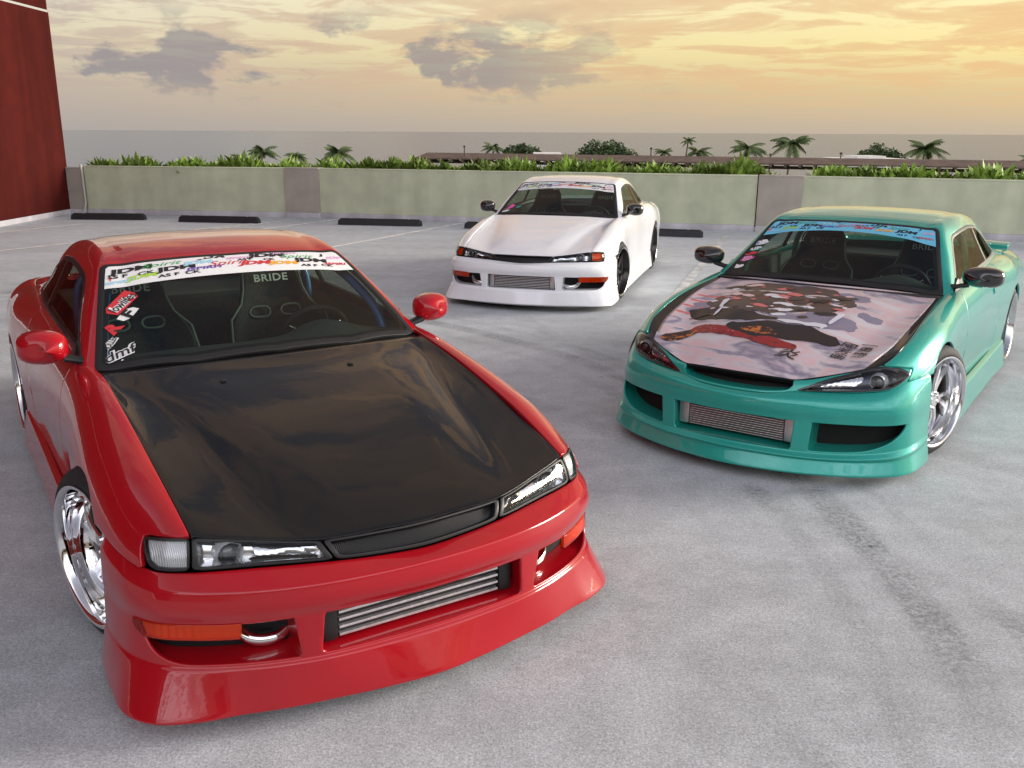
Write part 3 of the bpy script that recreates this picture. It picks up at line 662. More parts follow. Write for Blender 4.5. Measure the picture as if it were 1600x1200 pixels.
class Car: pass
def body(name, spec, root, pmat, hood_mat):
    """panels shared by all three coupes"""
    c = Car(); c.root = root; c.spec = spec; c.paint = pmat
    st = spec['side']; G = [[(x, y, z) for y, z in row] for x, row in st]
    S = c.S = Patch(G, .02, .022)
    A, Fc = S.mesh(); x, z = A[:, 0], A[:, 2]
    RA, RB = spec.get('arch', (.326, .328)); AZ = .303
    def arch(A):
        x, z = A[:, 0], A[:, 2]; zz = np.maximum(z - AZ, 0)
        return np.maximum(RA - np.hypot(x, zz), RB - np.hypot(x + 2.525, zz))
    # thin the mesh edge error round the arches by cutting on the exact curve
    A, Fc, _ = clip(A, Fc, arch(A))
    xf = lambda z: -.715 - .10 * (z - .5); xr = lambda z: -1.83 - .16 * np.clip(z - .35, 0, 1)
    g = .0034
    # wing: ahead of the door, above the bumper seam, behind the lamp
    def front_cut(A):
        x, z = A[:, 0], A[:, 2]
        return spec['front_cut'](x, z, g)
    a, f, _ = clip(A, Fc, xf(A[:, 2]) + g - A[:, 0]); a, f, _ = clip(a, f, front_cut(a))
    a, f, _ = clip(a, f, np.where(a[:, 0] < -.2, .13 - a[:, 2], -1))
    iv, ifc, _ = clip(A, Fc, A[:, 0] - .40); Nn = vnormals(iv[:, :3], ifc); Nn = Nn if Nn[:, 1].mean() > 0 else -Nn
    for sg in (1, -1): mesh_obj('gap_backing', (iv[:, :3] - .030 * Nn) * np.array([1, sg, 1]), ifc, MATS['inner_black'], root)  # black sheet behind the side panels, added so the shut gaps read dark
    c.wing = panel('fender', a, f, pmat, root, mir=True)
    a, f, _ = clip(A, Fc, A[:, 0] - xf(A[:, 2]) + g); a, f, _ = clip(a, f, xr(a[:, 2]) + g - a[:, 0]); a, f, _ = clip(a, f, .20 - a[:, 2])
    c.door = panel('door', a, f, pmat, root, mir=True)
    a, f, _ = clip(A, Fc, A[:, 0] - xr(A[:, 2]) + g); a, f, _ = clip(a, f, np.where(a[:, 0] > -2.2, .20 - a[:, 2], -1))
    c.quarter = panel('quarter_panel', a, f, pmat, root, mir=True)
    # bonnet
    hg = [[(p[0], p[1], p[2] - (spec.get('crease', .013) * (.35, 1, .8, .35)[j - 3] * min(1, i / 2) * min(1, (6 - i) / 3.0) if 3 <= j <= 6 else 0)) for j, p in enumerate(r)] for i, r in enumerate(spec['hood'])]
    hg = [r[:-1] + [(r[-1][0], r[-1][1] - .0045, r[-1][2])] for r in hg]
    H = c.H = Patch(hg, .02, .02, mirror=True)
    a, f = H.mesh(-.028); mesh_obj('hood_gap_backing', a[:, :3], f, MATS['inner_black'], root)  # black sheet under the bonnet, added so its edge gap reads dark
    a, f = H.mesh(); c.hood = panel('hood', a, f, hood_mat, root, edge=.0015)[0]
    # greenhouse
    Gp = c.G = Patch(spec['green'], .02, .02, mirror=True)
    A, Fc = Gp.mesh()
    scr = half_poly(spec['screen']); scr_r = rpoly(scr, [.03 if abs(p[1]) > .4 else 0 for p in scr], 6)
    front = lambda A: np.where(A[:, 4] > 3.2, 1.0, sdf(scr_r, A[:, 0], A[:, 1]))
    win = rpoly(spec['window'], .05, 6)
    def side(A):
        d = sdf(win, A[:, 0], A[:, 2]); return np.where(np.abs(A[:, 3]) < 2.9, .5, d)
    rear_poly = rpoly([(-2.31, .50), (-2.90, .52), (-2.90, -.52), (-2.31, -.50)], .06)
    rear = lambda A: np.where(A[:, 0] > -2.2, 1.0, sdf(rear_poly, A[:, 0], A[:, 1]))
    a, f, _ = clip(A, Fc, -front(A)); a, f, _ = clip(a, f, .006 - side(a)); a, f, _ = clip(a, f, -rear(a))
    bx = np.array([(p[1], p[0]) for p in spec['screen'][:3]]); ba = np.interp(np.abs(a[:, 1]), bx[:, 0], bx[:, 1])
    a, f, _ = clip(a, f, np.where(np.abs(a[:, 1]) < .70, a[:, 0] - ba + .004, -1.0))
    # the roof ends on the beltline; keep the skin above it
    c.roof = panel('roof', a, f, spec.get('roof_mat', pmat), root, thick=.02)[0]
    a, f, _ = clip(A, Fc, front(A)); b_, fb, _ = clip(a, f, -(front(a) + .027))
    c.seal = panel('windshield_seal', b_, fb, MATS['black_rubber'], root, thick=.01)[0]
    a, f, _ = clip(a, f, front(a) + .0265); c.shield = mesh_obj('windshield', a[:, :3] , f, MATS['screen_glass'], root, True)
    a2, f2, _ = clip(a, f, -(front(a) + .046)); N = vnormals(a2[:, :3], f2)
    mesh_obj('frit_band', a2[:, :3] - .003 * N, f2, MATS['black_trim'], c.shield, True)
    c.shield_mesh = (a, f)
    a, f, _ = clip(A, Fc, side(A) - .004); N = vnormals(a[:, :3], f)
    for sg in (1, -1):
        q, r_, _ = clip(a, f, -sg * a[:, 1])
        b_, fb, _ = clip(q, r_, -(side(q) + .016)); panel('window_frame', b_, fb, MATS['black_trim'], root, thick=.012)
        xb = lambda A: A[:, 0] - (-1.86 + .20 * (A[:, 2] - .86))
        q, r_, _ = clip(q, r_, side(q) + .0155)
        w, wf, _ = clip(q, r_, np.abs(xb(q)) - .020); panel('window_pillar', w, wf, MATS['black_trim'], root, thick=.012)
        w, wf, _ = clip(q, r_, .0195 - xb(q)); mesh_obj('door_window', w[:, :3], wf, MATS['side_glass'], root, True)
        w, wf, _ = clip(q, r_, xb(q) + .0195); mesh_obj('quarter_window', w[:, :3], wf, MATS['side_glass'], root, True)
    a, f, _ = clip(A, Fc, rear(A)); mesh_obj('rear_window', a[:, :3], f, MATS['side_glass'], root, True)
    # boot lid and tail
    y0 = [(-2.99, .66, .821), (-3.3, .635, .811), (-3.5, .585, .795)]
    T = Patch([[(p[0] - (0 if i < 2 else .045) * (1 - k), p[1] * k, p[2] + .012 * (1 - k * k)) for k in (0, .35, .7, 1)] for i, p in enumerate(y0)], .05, .05, mirror=True)
    a, f = T.mesh(); panel('trunk_lid', a, f, pmat, root)
    last = st[-1][1]
    T = Patch([[(-3.5 - .05 * (1 - k * k), y * k, z) for k in (0, .4, .8, 1)] for y, z in last], .05, .05, mirror=True)
    a, f = T.mesh(); panel('rear_bumper', a, f, pmat, root)
    for sg in (1, -1): MB().box((-3.535, sg * .50, .665), (.03, .32, .10), bev=.012).build('tail_light', pm('tail_red', (.30, .006, .006), .15, coat=1.0), root, True)
    # black plenum between bonnet and windscreen
    cw = [[(p[0] + d, p[1], p[2] + e) for p in ((-.435, 0, .834), (-.45, .25, .832), (-.48, .46, .827), (-.545, .691, .816))] for d, e in ((.02, -.012), (-.03, -.016), (-.14, -.004))]
    T = Patch(cw, .05, .03, mirror=True); a, f = T.mesh(); panel('cowl', a, f, MATS['black_trim'], root, thick=.01)
    return c

def dark_inside(root, spec):
    """wheel-house liners, floor and bulkheads: what you see through gaps and grilles"""
    b = MB()
    b.box((.22, 0, .33), (.80, 1.05, .34)); b.box((-1.45, 0, .16), (3.9, 1.30, .10)); b.box((-.42, 0, .42), (.10, 1.30, .50))
    b.build('inner_structure', MATS['inner_black'], root)
    for cx in (0, -2.525):
        for sg in (1, -1):
            V = []; Fc = []; n = 20
            for k in range(n + 1):
                q = math.pi * (-.05 + 1.1 * k / n); rr = .343
                for yy in (.83, .58): V.append((cx + rr * math.cos(q), sg * yy, .303 + rr * math.sin(q)))
            for k in range(n): Fc.append((2 * k, 2 * k + 1, 2 * k + 3, 2 * k + 2))
            V += [(cx - .36, sg * .58, .05), (cx + .36, sg * .58, .05), (cx + .34, sg * .58, .56), (cx - .34, sg * .58, .56)]; m = len(V)
            Fc.append((m - 4, m - 3, m - 2, m - 1)); mesh_obj('wheel_liner', V, Fc, MATS['inner_black'], root)

def skirts(root, mat):
    prof = [(-.345, .9), (-.6, .8), (-1.2, .7), (-1.8, .9), (-2.02, 1.2), (-2.185, 1.5)]
    rows = []
    for x, k in prof:
        f = .016 + .016 * k
        rows.append([(x, .838, .262 + .03 * (k - .7)), (x, .850 + f * .45, .244 + .028 * (k - .7)), (x, .853 + f * .75, .16), (x, .855 + f, .082), (x, .838, .068)])
    P = Patch(np.array(rows).transpose(1, 0, 2), .04, .02, round_v=[0, .006, .03, .006, 0]); a, f = P.mesh()
    return panel('side_skirt', a, f, mat, root, mir=True)

# ------------------------------------------------------------------ wheels
def spoke_mesh(b, r0, r1, a0, a1, w0, w1, y0, y1, dep, n=7, bow=0.0):
    """one spoke from hub radius r0 to rim radius r1, swept from angle a0 to a1"""
    V = []; Fc = []
    for i in range(n + 1):
        t = i / n; r = r0 + (r1 - r0) * t; a = a0 + (a1 - a0) * (t ** 1.3); w = w0 + (w1 - w0) * t; y = y0 + (y1 - y0) * t + bow * math.sin(math.pi * t)
        da = w / 2 / r
        for k, (s_, dy) in enumerate(((-1, -dep), (-1, -.006), (-.72, 0), (.72, 0), (1, -.006), (1, -dep))):
            V.append((r * math.cos(a + s_ * da), y + dy, r * math.sin(a + s_ * da)))
    for i in range(n):
        for k in range(6):
            k2 = (k + 1) % 6; Fc.append((i * 6 + k, (i + 1) * 6 + k, (i + 1) * 6 + k2, i * 6 + k2))
    Fc.append(tuple(range(6))); Fc.append(tuple(range(n * 6 + 5, n * 6 - 1, -1)))
    b.add(V, Fc)
def wheel(style, parent, x, side, steer=0.0, yface=.872, zc=.312, camber=0.0):
    """outer face at local y = 0, axle along y"""
    root = empty('wheel', (x, side * yface, zc), 0, parent)
    root.rotation_euler = (R(camber) * side, 0, steer + (0 if side > 0 else math.pi))
    tread = [(-.235, .246), (-.240, .268), (-.234, .292), (-.217, .306), (-.19, .311), (-.12, .312), (-.055, .311), (-.034, .306), (-.018, .290), (-.010, .270), (-.010, .256), (-.018, .247)]
    ty = MB().lathe(tread, 72).build('tyre', MATS['tyre_rubber'], root, True, 60)
    lipm, spm = {'red': ('chrome', 'chrome'), 'teal': ('satin_chrome', 'satin_chrome'), 'white': ('dark_bronze', 'dark_bronze')}[style]
    dish = {'red': .105, 'teal': .085, 'white': .06}[style]
    rim = [(-.022, .236), (-.010, .2445), (-.001, .2435), (0, .238), (-.004, .231), (-.014, .226), (-.05, .222), (-dish, .217), (-dish - .01, .208), (-dish - .03, .204), (-.20, .205), (-.232, .238)]
    rim = [(a_, r_ * 1.047) for a_, r_ in rim]
    MB().lathe(rim[7:], 96).build('barrel', MATS['brake_iron'], root, True, 50)
    ro = MB().lathe(rim[:9], 96).build('rim', MATS[lipm], root, True, 50)
    if style == 'white':
        MB().lathe([(.0004, .254), (.0012, .2515), (-.003, .2425), (-.012, .2385)], 96).build('polished_lip', MATS['satin_chrome'], ro, True, 50)
    hub_y = {'red': -.075, 'teal': -.052, 'white': -.058}[style]
    if style == 'red':
        for k in range(5):
            b = MB(); a = 2 * math.pi * k / 5 + .3
            for s_ in (-1, 1): spoke_mesh(b, .055, .226, a + s_ * .10, a + s_ * .23, .040, .040, hub_y, -dish + .012, .035, bow=.008)
            spoke_mesh(b, .045, .10, a, a, .07, .05, hub_y - .002, hub_y, .03)
            b.build('spoke', MATS[spm], root, True, 40)
        for k in range(20):
            a = 2 * math.pi * k / 20; MB().lathe([(-dish + .007, 0.0001), (-dish + .007, .005), (-dish - .004, .005)], 8, c=(.221 * math.cos(a), 0, .221 * math.sin(a))).build('rim_bolt', MATS['satin_chrome'], ro)
    elif style == 'teal':
        for k in range(5):
            b = MB(); a = 2 * math.pi * k / 5 + .55
            spoke_mesh(b, .050, .227, a - .10, a + .16, .026, .020, hub_y, -dish + .012, .03, bow=.006)
            spoke_mesh(b, .050, .227, a + .16, a + .62, .026, .040, hub_y - .004, -dish + .010, .03, bow=.004)
            b.build('spoke', MATS[spm], root, True, 40)
    else:
        for k in range(6):
            b = MB(); a = 2 * math.pi * k / 6 + .2
            spoke_mesh(b, .050, .226, a, a, .050, .034, hub_y, -dish + .006, .03)
            b.build('spoke', MATS[spm], root, True, 40)
    MB().lathe([(hub_y + .004, .0001), (hub_y + .004, .024), (hub_y - .002, .030), (hub_y - .004, .058), (hub_y - .04, .064), (hub_y - .10, .066)], 40).build('hub', MATS[spm], root, True, 40)
    for k in range(5):
        a = 2 * math.pi * k / 5 + .9
        MB().lathe([(hub_y + .010, .0001), (hub_y + .010, .0065), (hub_y + .007, .0085), (hub_y - .03, .0085)], 6, c=(.045 * math.cos(a), 0, .045 * math.sin(a))).build('lug_nut', MATS['satin_chrome' if style != 'white' else 'gloss_black'], root)
    MB().lathe([(-.145, .06), (-.145, .150), (-.170, .150), (-.170, .06)], 48).build('brake_disc', MATS['brake_iron'], root, True, 30)
    MB().box((.125, -.150, .02), (.06, .07, .13), bev=.01).build('brake_caliper', MATS['black_trim'], root, True)
    return root

# ------------------------------------------------------------------ door mirror, interior, lettering
def mirror_unit(root, mat, side, loc, w=.185, h=.135, d=.125, capmat=None):
    o = empty('side_mirror', (loc[0], side * loc[1], loc[2]), 0, root)
    V = []; Fc = []; nu, nv = 28, 12
    for j in range(nv + 1):
        t = j / nv                                     # 0 front cap -> 1 rear rim
        k = (1 - (1 - min(t / .72, 1)) ** 2.3) ** .5 if t < .72 else 1 - .05 * (t - .72) / .28
        xx = d * (1 - t)
        for i in range(nu):
            q = 2 * math.pi * i / nu; cx, sx = math.cos(q), math.sin(q)
            rr = (abs(cx) ** 3.2 + abs(sx) ** 3.2) ** (-1 / 3.2); yy = rr * cx; zz = rr * sx
            taper = 1 - .20 * max(0, yy) * 0 - .10 * abs(yy)
            V.append((xx - .10 * max(0, yy) ** 2 * d * 2 * t * 0 - .035 * (yy + 1) / 2, side * (w / 2 * k * yy), h / 2 * k * zz * taper))
    for j in range(nv):
        for i in range(nu):
            i2 = (i + 1) % nu; Fc.append((j * nu + i, j * nu + i2, (j + 1) * nu + i2, (j + 1) * nu + i))
    Fc.append(tuple(range(nu - 1, -1, -1)))
    if side < 0: Fc = [tuple(reversed(f)) for f in Fc]
    hs = mesh_obj('mirror_housing', V, Fc, mat, o, True, 60)
    gl = V[nv * nu:]; mesh_obj('mirror_glass', [(v[0] + .012, v[1] * .94, v[2] * .92) for v in gl], [tuple(range(nu))], MATS['chrome'], o)
    b = MB().tube([(.055, -side * .07, -.045), (.06, -side * .125, -.060), (.065, -side * .175, -.068)], [.030, .026, .034], 12, flat=.55)
    b.build('mirror_stalk', MATS['black_trim'], o, True)
    return o
def sail(root, side, pts, mat):
    b = MB(); n = len(pts)
    V = [(p[0], side * p[1], p[2]) for p in pts] + [(p[0], side * (p[1] - .02), p[2]) for p in pts]
    b.add(V, [tuple(range(n)), tuple(range(2 * n - 1, n - 1, -1))] + [(i, n + i, n + (i + 1) % n, (i + 1) % n) for i in range(n)])
    b.build('mirror_base', mat, root)

_TXT = {}
def text_mesh(s, bold=0.0, shear=0.0, space=1.0, res=3):
    k = (s, bold, shear, space)
    if k in _TXT: return _TXT[k]
    cu = bpy.data.curves.new('lettering', 'FONT'); cu.body = s; cu.offset = bold; cu.shear = shear; cu.space_character = space; cu.resolution_u = res
    cu.dimensions = '2D'; cu.fill_mode = 'BOTH'
    o = bpy.data.objects.new('lettering', cu); COL.objects.link(o)
    dg = bpy.context.evaluated_depsgraph_get(); me = bpy.data.meshes.new_from_object(o.evaluated_get(dg))
    V = np.array([v.co[:2] for v in me.vertices]).reshape(-1, 2); Fc = [tuple(p.vertices) for p in me.polygons]
    bpy.data.meshes.remove(me); bpy.data.objects.remove(o); bpy.data.curves.remove(cu)
    lo, hi = V.min(0), V.max(0)
    _TXT[k] = ((V - lo) / (hi[1] - lo[1]), Fc, (hi[0] - lo[0]) / (hi[1] - lo[1])); return _TXT[k]

def seat(root, y, x=-1.33, letter='BRIDE', tilt=-18):
    """fixed-back bucket seat"""
    o = empty('bucket_seat', (x, y, .165), 0, root)
    prof = [(-.27, .0, .06), (-.25, .10, .10), (-.245, .25, .10), (-.27, .38, .06), (-.225, .50, .05), (-.185, .58, .03), (-.165, .68, .03), (-.13, .76, .02)]
    V = []; Fc = []; m = len(prof)
    T = math.tan(R(18))
    rows = [(0.0, .25, .11), (.10, .255, .11), (.25, .25, .10), (.38, .275, .085), (.48, .26, .06), (.55, .19, .035), (.62, .165, .025), (.70, .155, .02), (.76, .12, .01)]
    for h_, hw, wing in rows:
        for t, dx in ((-1, wing), (-.86, wing * .95), (-.62, 0), (0, -.02), (.62, 0), (.86, wing * .95), (1, wing)):
            V.append((-.16 - h_ * T + dx, hw * t, .12 + h_))
    n = 7
    for i in range(len(rows) - 1):
        for k in range(n - 1): Fc.append((i * n + k, i * n + k + 1, (i + 1) * n + k + 1, (i + 1) * n + k))
    bk = mesh_obj('backrest', V, Fc, MATS['seat_cloth'], o, True)
    md = bk.modifiers.new('s', 'SOLIDIFY'); md.thickness = .05; md.offset = -1
    md = bk.modifiers.new('u', 'SUBSURF'); md.levels = 1; md.render_levels = 1
    MB().box((.06, 0, .10), (.46, .42, .14), bev=.04).build('cushion', MATS['seat_cloth'], o, True)
    for s_ in (-1, 1): MB().box((.05, s_ * .235, .14), (.44, .06, .16), bev=.025).build('bolster', MATS['seat_cloth'], o, True)
    # harness slots outlined on the shoulders
    for s_ in (-1, 1):
        h_ = .50; pts = []
        for q in range(17):
            a = 2 * math.pi * q / 16; pts.append((-.16 - (h_ + .028 * math.sin(a)) * T + .012, s_ * .085 + .055 * math.copysign(abs(math.cos(a)) ** .6, math.cos(a)), .12 + h_ + .028 * math.sin(a)))
        MB().tube(pts, .006, 6, caps=False).build('harness_slot', MATS['seat_piping'], o, True)
    # piping along the edge
    for s_ in (-1, 1):
        MB().tube([(-.16 - h_ * T + w_ + .006, s_ * hw * .99, .12 + h_) for h_, hw, w_ in rows[2:]], .006, 6).build('piping', MATS['seat_piping'], o, True)
    tv, tf, tw = text_mesh(letter, .02, 0, 1.1); hgt = .038
    if letter:
        VV = [(-.16 - (.655 + hgt * v[1]) * T + .022, (v[0] - tw / 2) * hgt * 1.25, .12 + .655 + hgt * v[1]) for v in tv]
        mesh_obj('seat_lettering', VV, tf, MATS['lettering_grey'], o)
    return o
def interior(root, cage_mat=None, cage_front=True, wheel_y=.36):
    # dashboard with the binnacle hump in front of the driver
    rows = []
    for x_, z_ in ((-.52, .775), (-.66, .800), (-.86, .805), (-.97, .775), (-1.00, .66), (-.95, .55)):
        r_ = []
        for y_ in (-.70, -.5, -.2, .05, .18, .28, .36, .44, .54, .70):
            hump = .055 * math.exp(-((y_ - wheel_y) / .15) ** 2) if x_ in (-.86, -.97) else .02 * math.exp(-((y_ - wheel_y) / .15) ** 2)
            r_.append((x_ - (.03 if hump > .03 else 0), y_, z_ + hump))
        rows.append(r_)
    P = Patch(rows, .03, .03); a, f = P.mesh(); mesh_obj('dashboard', a[:, :3], f, MATS['dash_plastic'], root, True)
    # steering wheel
    o = empty('steering_wheel', (-1.07, wheel_y, .745), 0, root); o.rotation_euler = (0, R(-66), 0)
    pts = [(.172 * math.cos(2 * math.pi * k / 40), .172 * math.sin(2 * math.pi * k / 40), 0) for k in range(41)]
    MB().tube(pts, .0155, 10, caps=False).build('steering_rim', MATS['black_rubber'], o, True)
    b = MB()
    for a in (0, 120, 240): b.tube([(0, 0, -.03), (.17 * math.cos(R(a + 180)), .17 * math.sin(R(a + 180)), 0)], .011, 8, flat=.5)
    b.build('steering_spokes', MATS['satin_chrome'], o, True)
    MB().lathe([(-.01, .0001), (-.01, .035), (-.05, .045)], 24, axis='z').build('horn_button', MATS['black_trim'], o, True)
    for y_ in (wheel_y, -.36): seat(root, y_)
    b = MB(); b.box((-2.15, 0, .55), (.14, 1.16, .55), bev=.05); b.box((-2.0, 0, .35), (.5, 1.16, .14), bev=.05); b.build('rear_seat', MATS['seat_cloth'], root, True)
    MB().box((-2.62, 0, .775), (.72, 1.14, .02)).build('parcel_shelf', MATS['cabin_trim'], root)
    for sg in (1, -1):
        V = [(-.60, sg * .69, .22), (-2.5, sg * .70, .22), (-2.5, sg * .672, .838), (-1.7, sg * .705, .838), (-.80, sg * .70, .818), (-.60, sg * .69, .79)]
        mesh_obj('door_trim', V, [tuple(range(6))] if sg > 0 else [tuple(range(5, -1, -1))], MATS['cabin_trim'], root)
    MB().box((-1.29, 0, 1.108), (.04, .24, .06), bev=.012).build('rear_view_mirror', MATS['black_trim'], root, True)
    for sg in (1, -1): MB().box((-1.33, sg * .30, 1.122), (.15, .40, .018), bev=.006).build('sun_visor', MATS['head_lining'], root, True)
    if cage_mat:
        for sg in (1, -1):
            if cage_front:
                P = [(-.78, sg * .62, .25), (-.80, sg * .635, .66), (-.865, sg * .625, .86), (-1.03, sg * .585, .985), (-1.26, sg * .515, 1.088), (-1.55, sg * .500, 1.112), (-1.80, sg * .495, 1.108)]
                K = knots(np.array(P)); T_, _ = sample(K, .05); MB().tube(spline(np.array(P), K, T_), .021, 12).build('roll_cage_tube', cage_mat, root, True)
        P = np.array([(-1.78, -.60, .22), (-1.78, -.605, .75), (-1.79, -.56, 1.015), (-1.80, -.45, 1.108), (-1.80, 0, 1.13), (-1.80, .45, 1.108), (-1.79, .56, 1.015), (-1.78, .605, .75), (-1.78, .60, .22)])
        K = knots(P); T_, _ = sample(K, .05); MB().tube(spline(P, K, T_), .021, 12).build('roll_cage_hoop', cage_mat, root, True)

# ------------------------------------------------------------------ draping prints on a surface
from mathutils.bvhtree import BVHTree
class Drape:
    def __init__(s, V, Fc): s.t = BVHTree.FromPolygons([Vector(v) for v in V], [list(f) for f in Fc], all_triangles=False)
    def pt(s, x, y, off):
        h = s.t.ray_cast(Vector((x, y, 3)), Vector((0, 0, -1))); s.miss = h[0] is None
        if s.miss: return Vector((0, 0, 0))
        n = h[1] if h[1].z > 0 else -h[1]
        return h[0] + n * off
def put_text(dr, s, cx, cy, hgt, mat, parent, name, off=.003, ang=0.0, bold=0.0, shear=0.0, wide=1.0, xs=1.0, space=1.0):
    """lettering that reads along +y (picture left to right), up towards -x; cx, cy = middle; xs = x run per metre of surface"""
    tv, tf, tw = text_mesh(s, bold, shear, space); ca, sa = math.cos(R(ang)), math.sin(R(ang)); V = []; bad = []
    for v in tv:
        a = (v[0] - tw / 2) * hgt * wide; b = (v[1] - .5) * hgt
        V.append(dr.pt(cx - (a * sa + b * ca) * xs, cy + a * ca - b * sa, off)); bad.append(dr.miss)
    tf = [f for f in tf if not any(bad[i] for i in f)]
    if not tf: return None
    us = sorted({i for f in tf for i in f}); mp = {o: n for n, o in enumerate(us)}
    return mesh_obj(name, [V[i] for i in us], [tuple(mp[i] for i in f) for f in tf], mat, parent)
def put_poly(dr, poly, mat, parent, name, off=.002, su=.03):
    """flat print with an (x, y) outline laid on the surface"""
    P = np.array(poly); lo, hi = P.min(0), P.max(0); nx = max(2, int((hi[0] - lo[0]) / su) + 2); ny = max(2, int((hi[1] - lo[1]) / su) + 2)
    X, Y = np.meshgrid(np.linspace(lo[0] - .001, hi[0] + .001, nx), np.linspace(lo[1] - .001, hi[1] + .001, ny))
    A = np.stack([X.ravel(), Y.ravel(), X.ravel() * 0, X.ravel() * 0, X.ravel() * 0], 1); I = np.arange(nx * ny).reshape(ny, nx)
    Q = [tuple(q) for q in np.stack([I[:-1, :-1], I[1:, :-1], I[1:, 1:], I[:-1, 1:]], -1).reshape(-1, 4).tolist()]
    if len(P) != 4 or su > .001: pass
    f = sdf(poly, A[:, 0], A[:, 1]); A, Q, _ = clip(A, Q, f)
    if not len(Q): return None
    par = list(range(len(A)))                      # keep the largest connected piece only
    def find(i):
        while par[i] != i: par[i] = par[par[i]]; i = par[i]
        return i
    for q in Q:
        for i in q[1:]: par[find(i)] = find(q[0])
    cnt = {}
    for q in Q: cnt[find(q[0])] = cnt.get(find(q[0]), 0) + 1
    big = max(cnt, key=cnt.get); Q = [q for q in Q if find(q[0]) == big]
    V = []; bad = []
    for a in A: V.append(dr.pt(a[0], a[1], off)); bad.append(dr.miss)
    Q = [q for q in Q if not any(bad[i] for i in q)]
    if not Q: return None
    us = sorted({i for f in Q for i in f}); mp = {o: n for n, o in enumerate(us)}
    return mesh_obj(name, [V[i] for i in us], [tuple(mp[i] for i in f) for f in Q], mat, parent, True)
def ink(name, col, rough=.45): return pm('ink_' + name, col, rough)
for n_, c_ in dict(black=(.012,.012,.014), red=(.62,.03,.04), green=(.05,.36,.10), lime=(.42,.66,.06), sky=(.36,.66,.82), purple=(.12,.05,.36), orange=(.85,.42,.03), pink=(.78,.42,.66), white=(.82,.82,.82), blue=(.06,.20,.55), hot_pink=(.80,.10,.40), band_blue=(.16,.56,.78), teal=(.02,.30,.24)).items(): ink(n_, c_)
def leaf_mark(dr, cx, cy, s, parent, xs):
    for sg, m in ((-1, 'ink_orange'), (1, 'ink_green')):
        P = [(0, 0), (-.1, .52 * sg), (-.75, .60 * sg), (-.55, 0)] if sg < 0 else [(.2, 0), (-.1, .52), (-.75, .60), (-.55, 0)]
        put_poly(dr, [(cx + a * s * xs, cy + b * s) for a, b in P], MATS[m], parent, 'leaf_mark', .0032)
def banner(c, root, bg, xb0, xb1, half_t, half_b, big=.86):
    """printed sun strip across the head of the windscreen; xb = x of its lower edge at centre / sides"""
    a, f = c.shield_mesh
    lim = xb0 + (xb1 - xb0) * (np.abs(a[:, 1]) / .6) ** 2
    b_, fb, _ = clip(a, f, a[:, 0] - lim); N = vnormals(b_[:, :3], fb); sgn = 1 if N[:, 2].mean() > 0 else -1
    ban = mesh_obj('banner', b_[:, :3] + .0012 * sgn * N, fb, ink('banner_' + bg, dict(white=(.80,.80,.80), blue=(.16,.56,.78))[bg]), c.shield, True)
    dr = c.dr = Drape(a[:, :3], f); xs = .90
    top = c.spec['screen'][-1][0] + .022
    def W(s_, t_): return xb0 + (xb1 - xb0) * abs(s_ * 2 - 1) ** 2 * (1 - t_) + (top - xb0) * t_ + (abs(s_ * 2 - 1) ** 2) * (-.012), (s_ * 2 - 1) * (half_b + (half_t - half_b) * t_)
    H_ = abs(top - xb0)
    K = ['black', 'red', 'green', 'lime', 'sky', 'purple', 'orange', 'pink']
    items = [('JDM', .105, .70, .34, 'black', .12, 1.9, .05), ('AS F', .055, .44, .17, 'black', .1, 1.5, .03), ('CK', .165, .44, .17, 'black', .1, 1.5, .03),
      ('JSPIRIT', .075, .16, .17, 'sky', .2, 1.7, .03), ('M', .016, .30, .24, 'red', .15, 1.7, .05), ('JDM', .150, .27, .26, 'lime', .1, 1.8, .05),
      ('Spirit', .225, .76, .32, 'green', .45, 1.5, 0), ('JDM', .275, .48, .32, 'black', .1, 1.9, .05), ('AS F', .245, .20, .16, 'black', .1, 1.5, .03), ('CK', .335, .22, .16, 'black', .1, 1.5, .03),
      ('JDM', .365, .66, .26, 'sky', .1, 1.8, .05), ('JSPIRIT', .385, .36, .20, 'purple', .2, 1.8, .03), ('JDM', .425, .90, .24, 'black', .1, 1.9, .05),
      ('Spirit', .485, .52, .36, 'red', .45, 1.4, 0), ('JSPIRIT', .535, .76, .16, 'pink', .15, 1.5, .03), ('JDM', .585, .42, .30, 'red', .3, 1.7, .05),
      ('AS F', .555, .66, .13, 'black', .1, 1.4, .03), ('JDM', .655, .82, .34, 'black', .15, 1.9, .06), ('CK', .655, .60, .14, 'black', .1, 1.4, .03), ('JDM', .70, .36, .26, 'orange', .1, 1.9, .05),
      ('JSPIRIT', .745, .92, .15, 'pink', .2, 1.7, .02), ('Spirit', .785, .70, .32, 'green', .45, 1.4, 0), ('JDM', .825, .46, .31, 'black', .1, 1.9, .05), ('AS F', .80, .20, .14, 'black', .1, 1.5, .03), ('CK', .88, .20, .14, 'black', .1, 1.5, .03),
      ('JSPIRIT', .935, .26, .17, 'red', .2, 1.7, .03), ('J', .905, .82, .20, 'black', .1, 1.8, .05), ('JDM', .955, .62, .20, 'pink', .2, 1.7, .03)]
    for s_, u_, t_, h_, col, sh, wd, bo in items:
        x_, y_ = W(u_, t_); put_text(dr, s_, x_, y_, h_ * H_ / xs * big, MATS['ink_' + col], ban, 'banner_lettering', .003, 0, bo, sh, wd, xs)
    for u_, t_ in ((.118, .44), (.292, .22), (.425, .72), (.605, .62), (.842, .20)):
        x_, y_ = W(u_, t_); leaf_mark(dr, x_, y_, .042, ban, xs)
    return ban

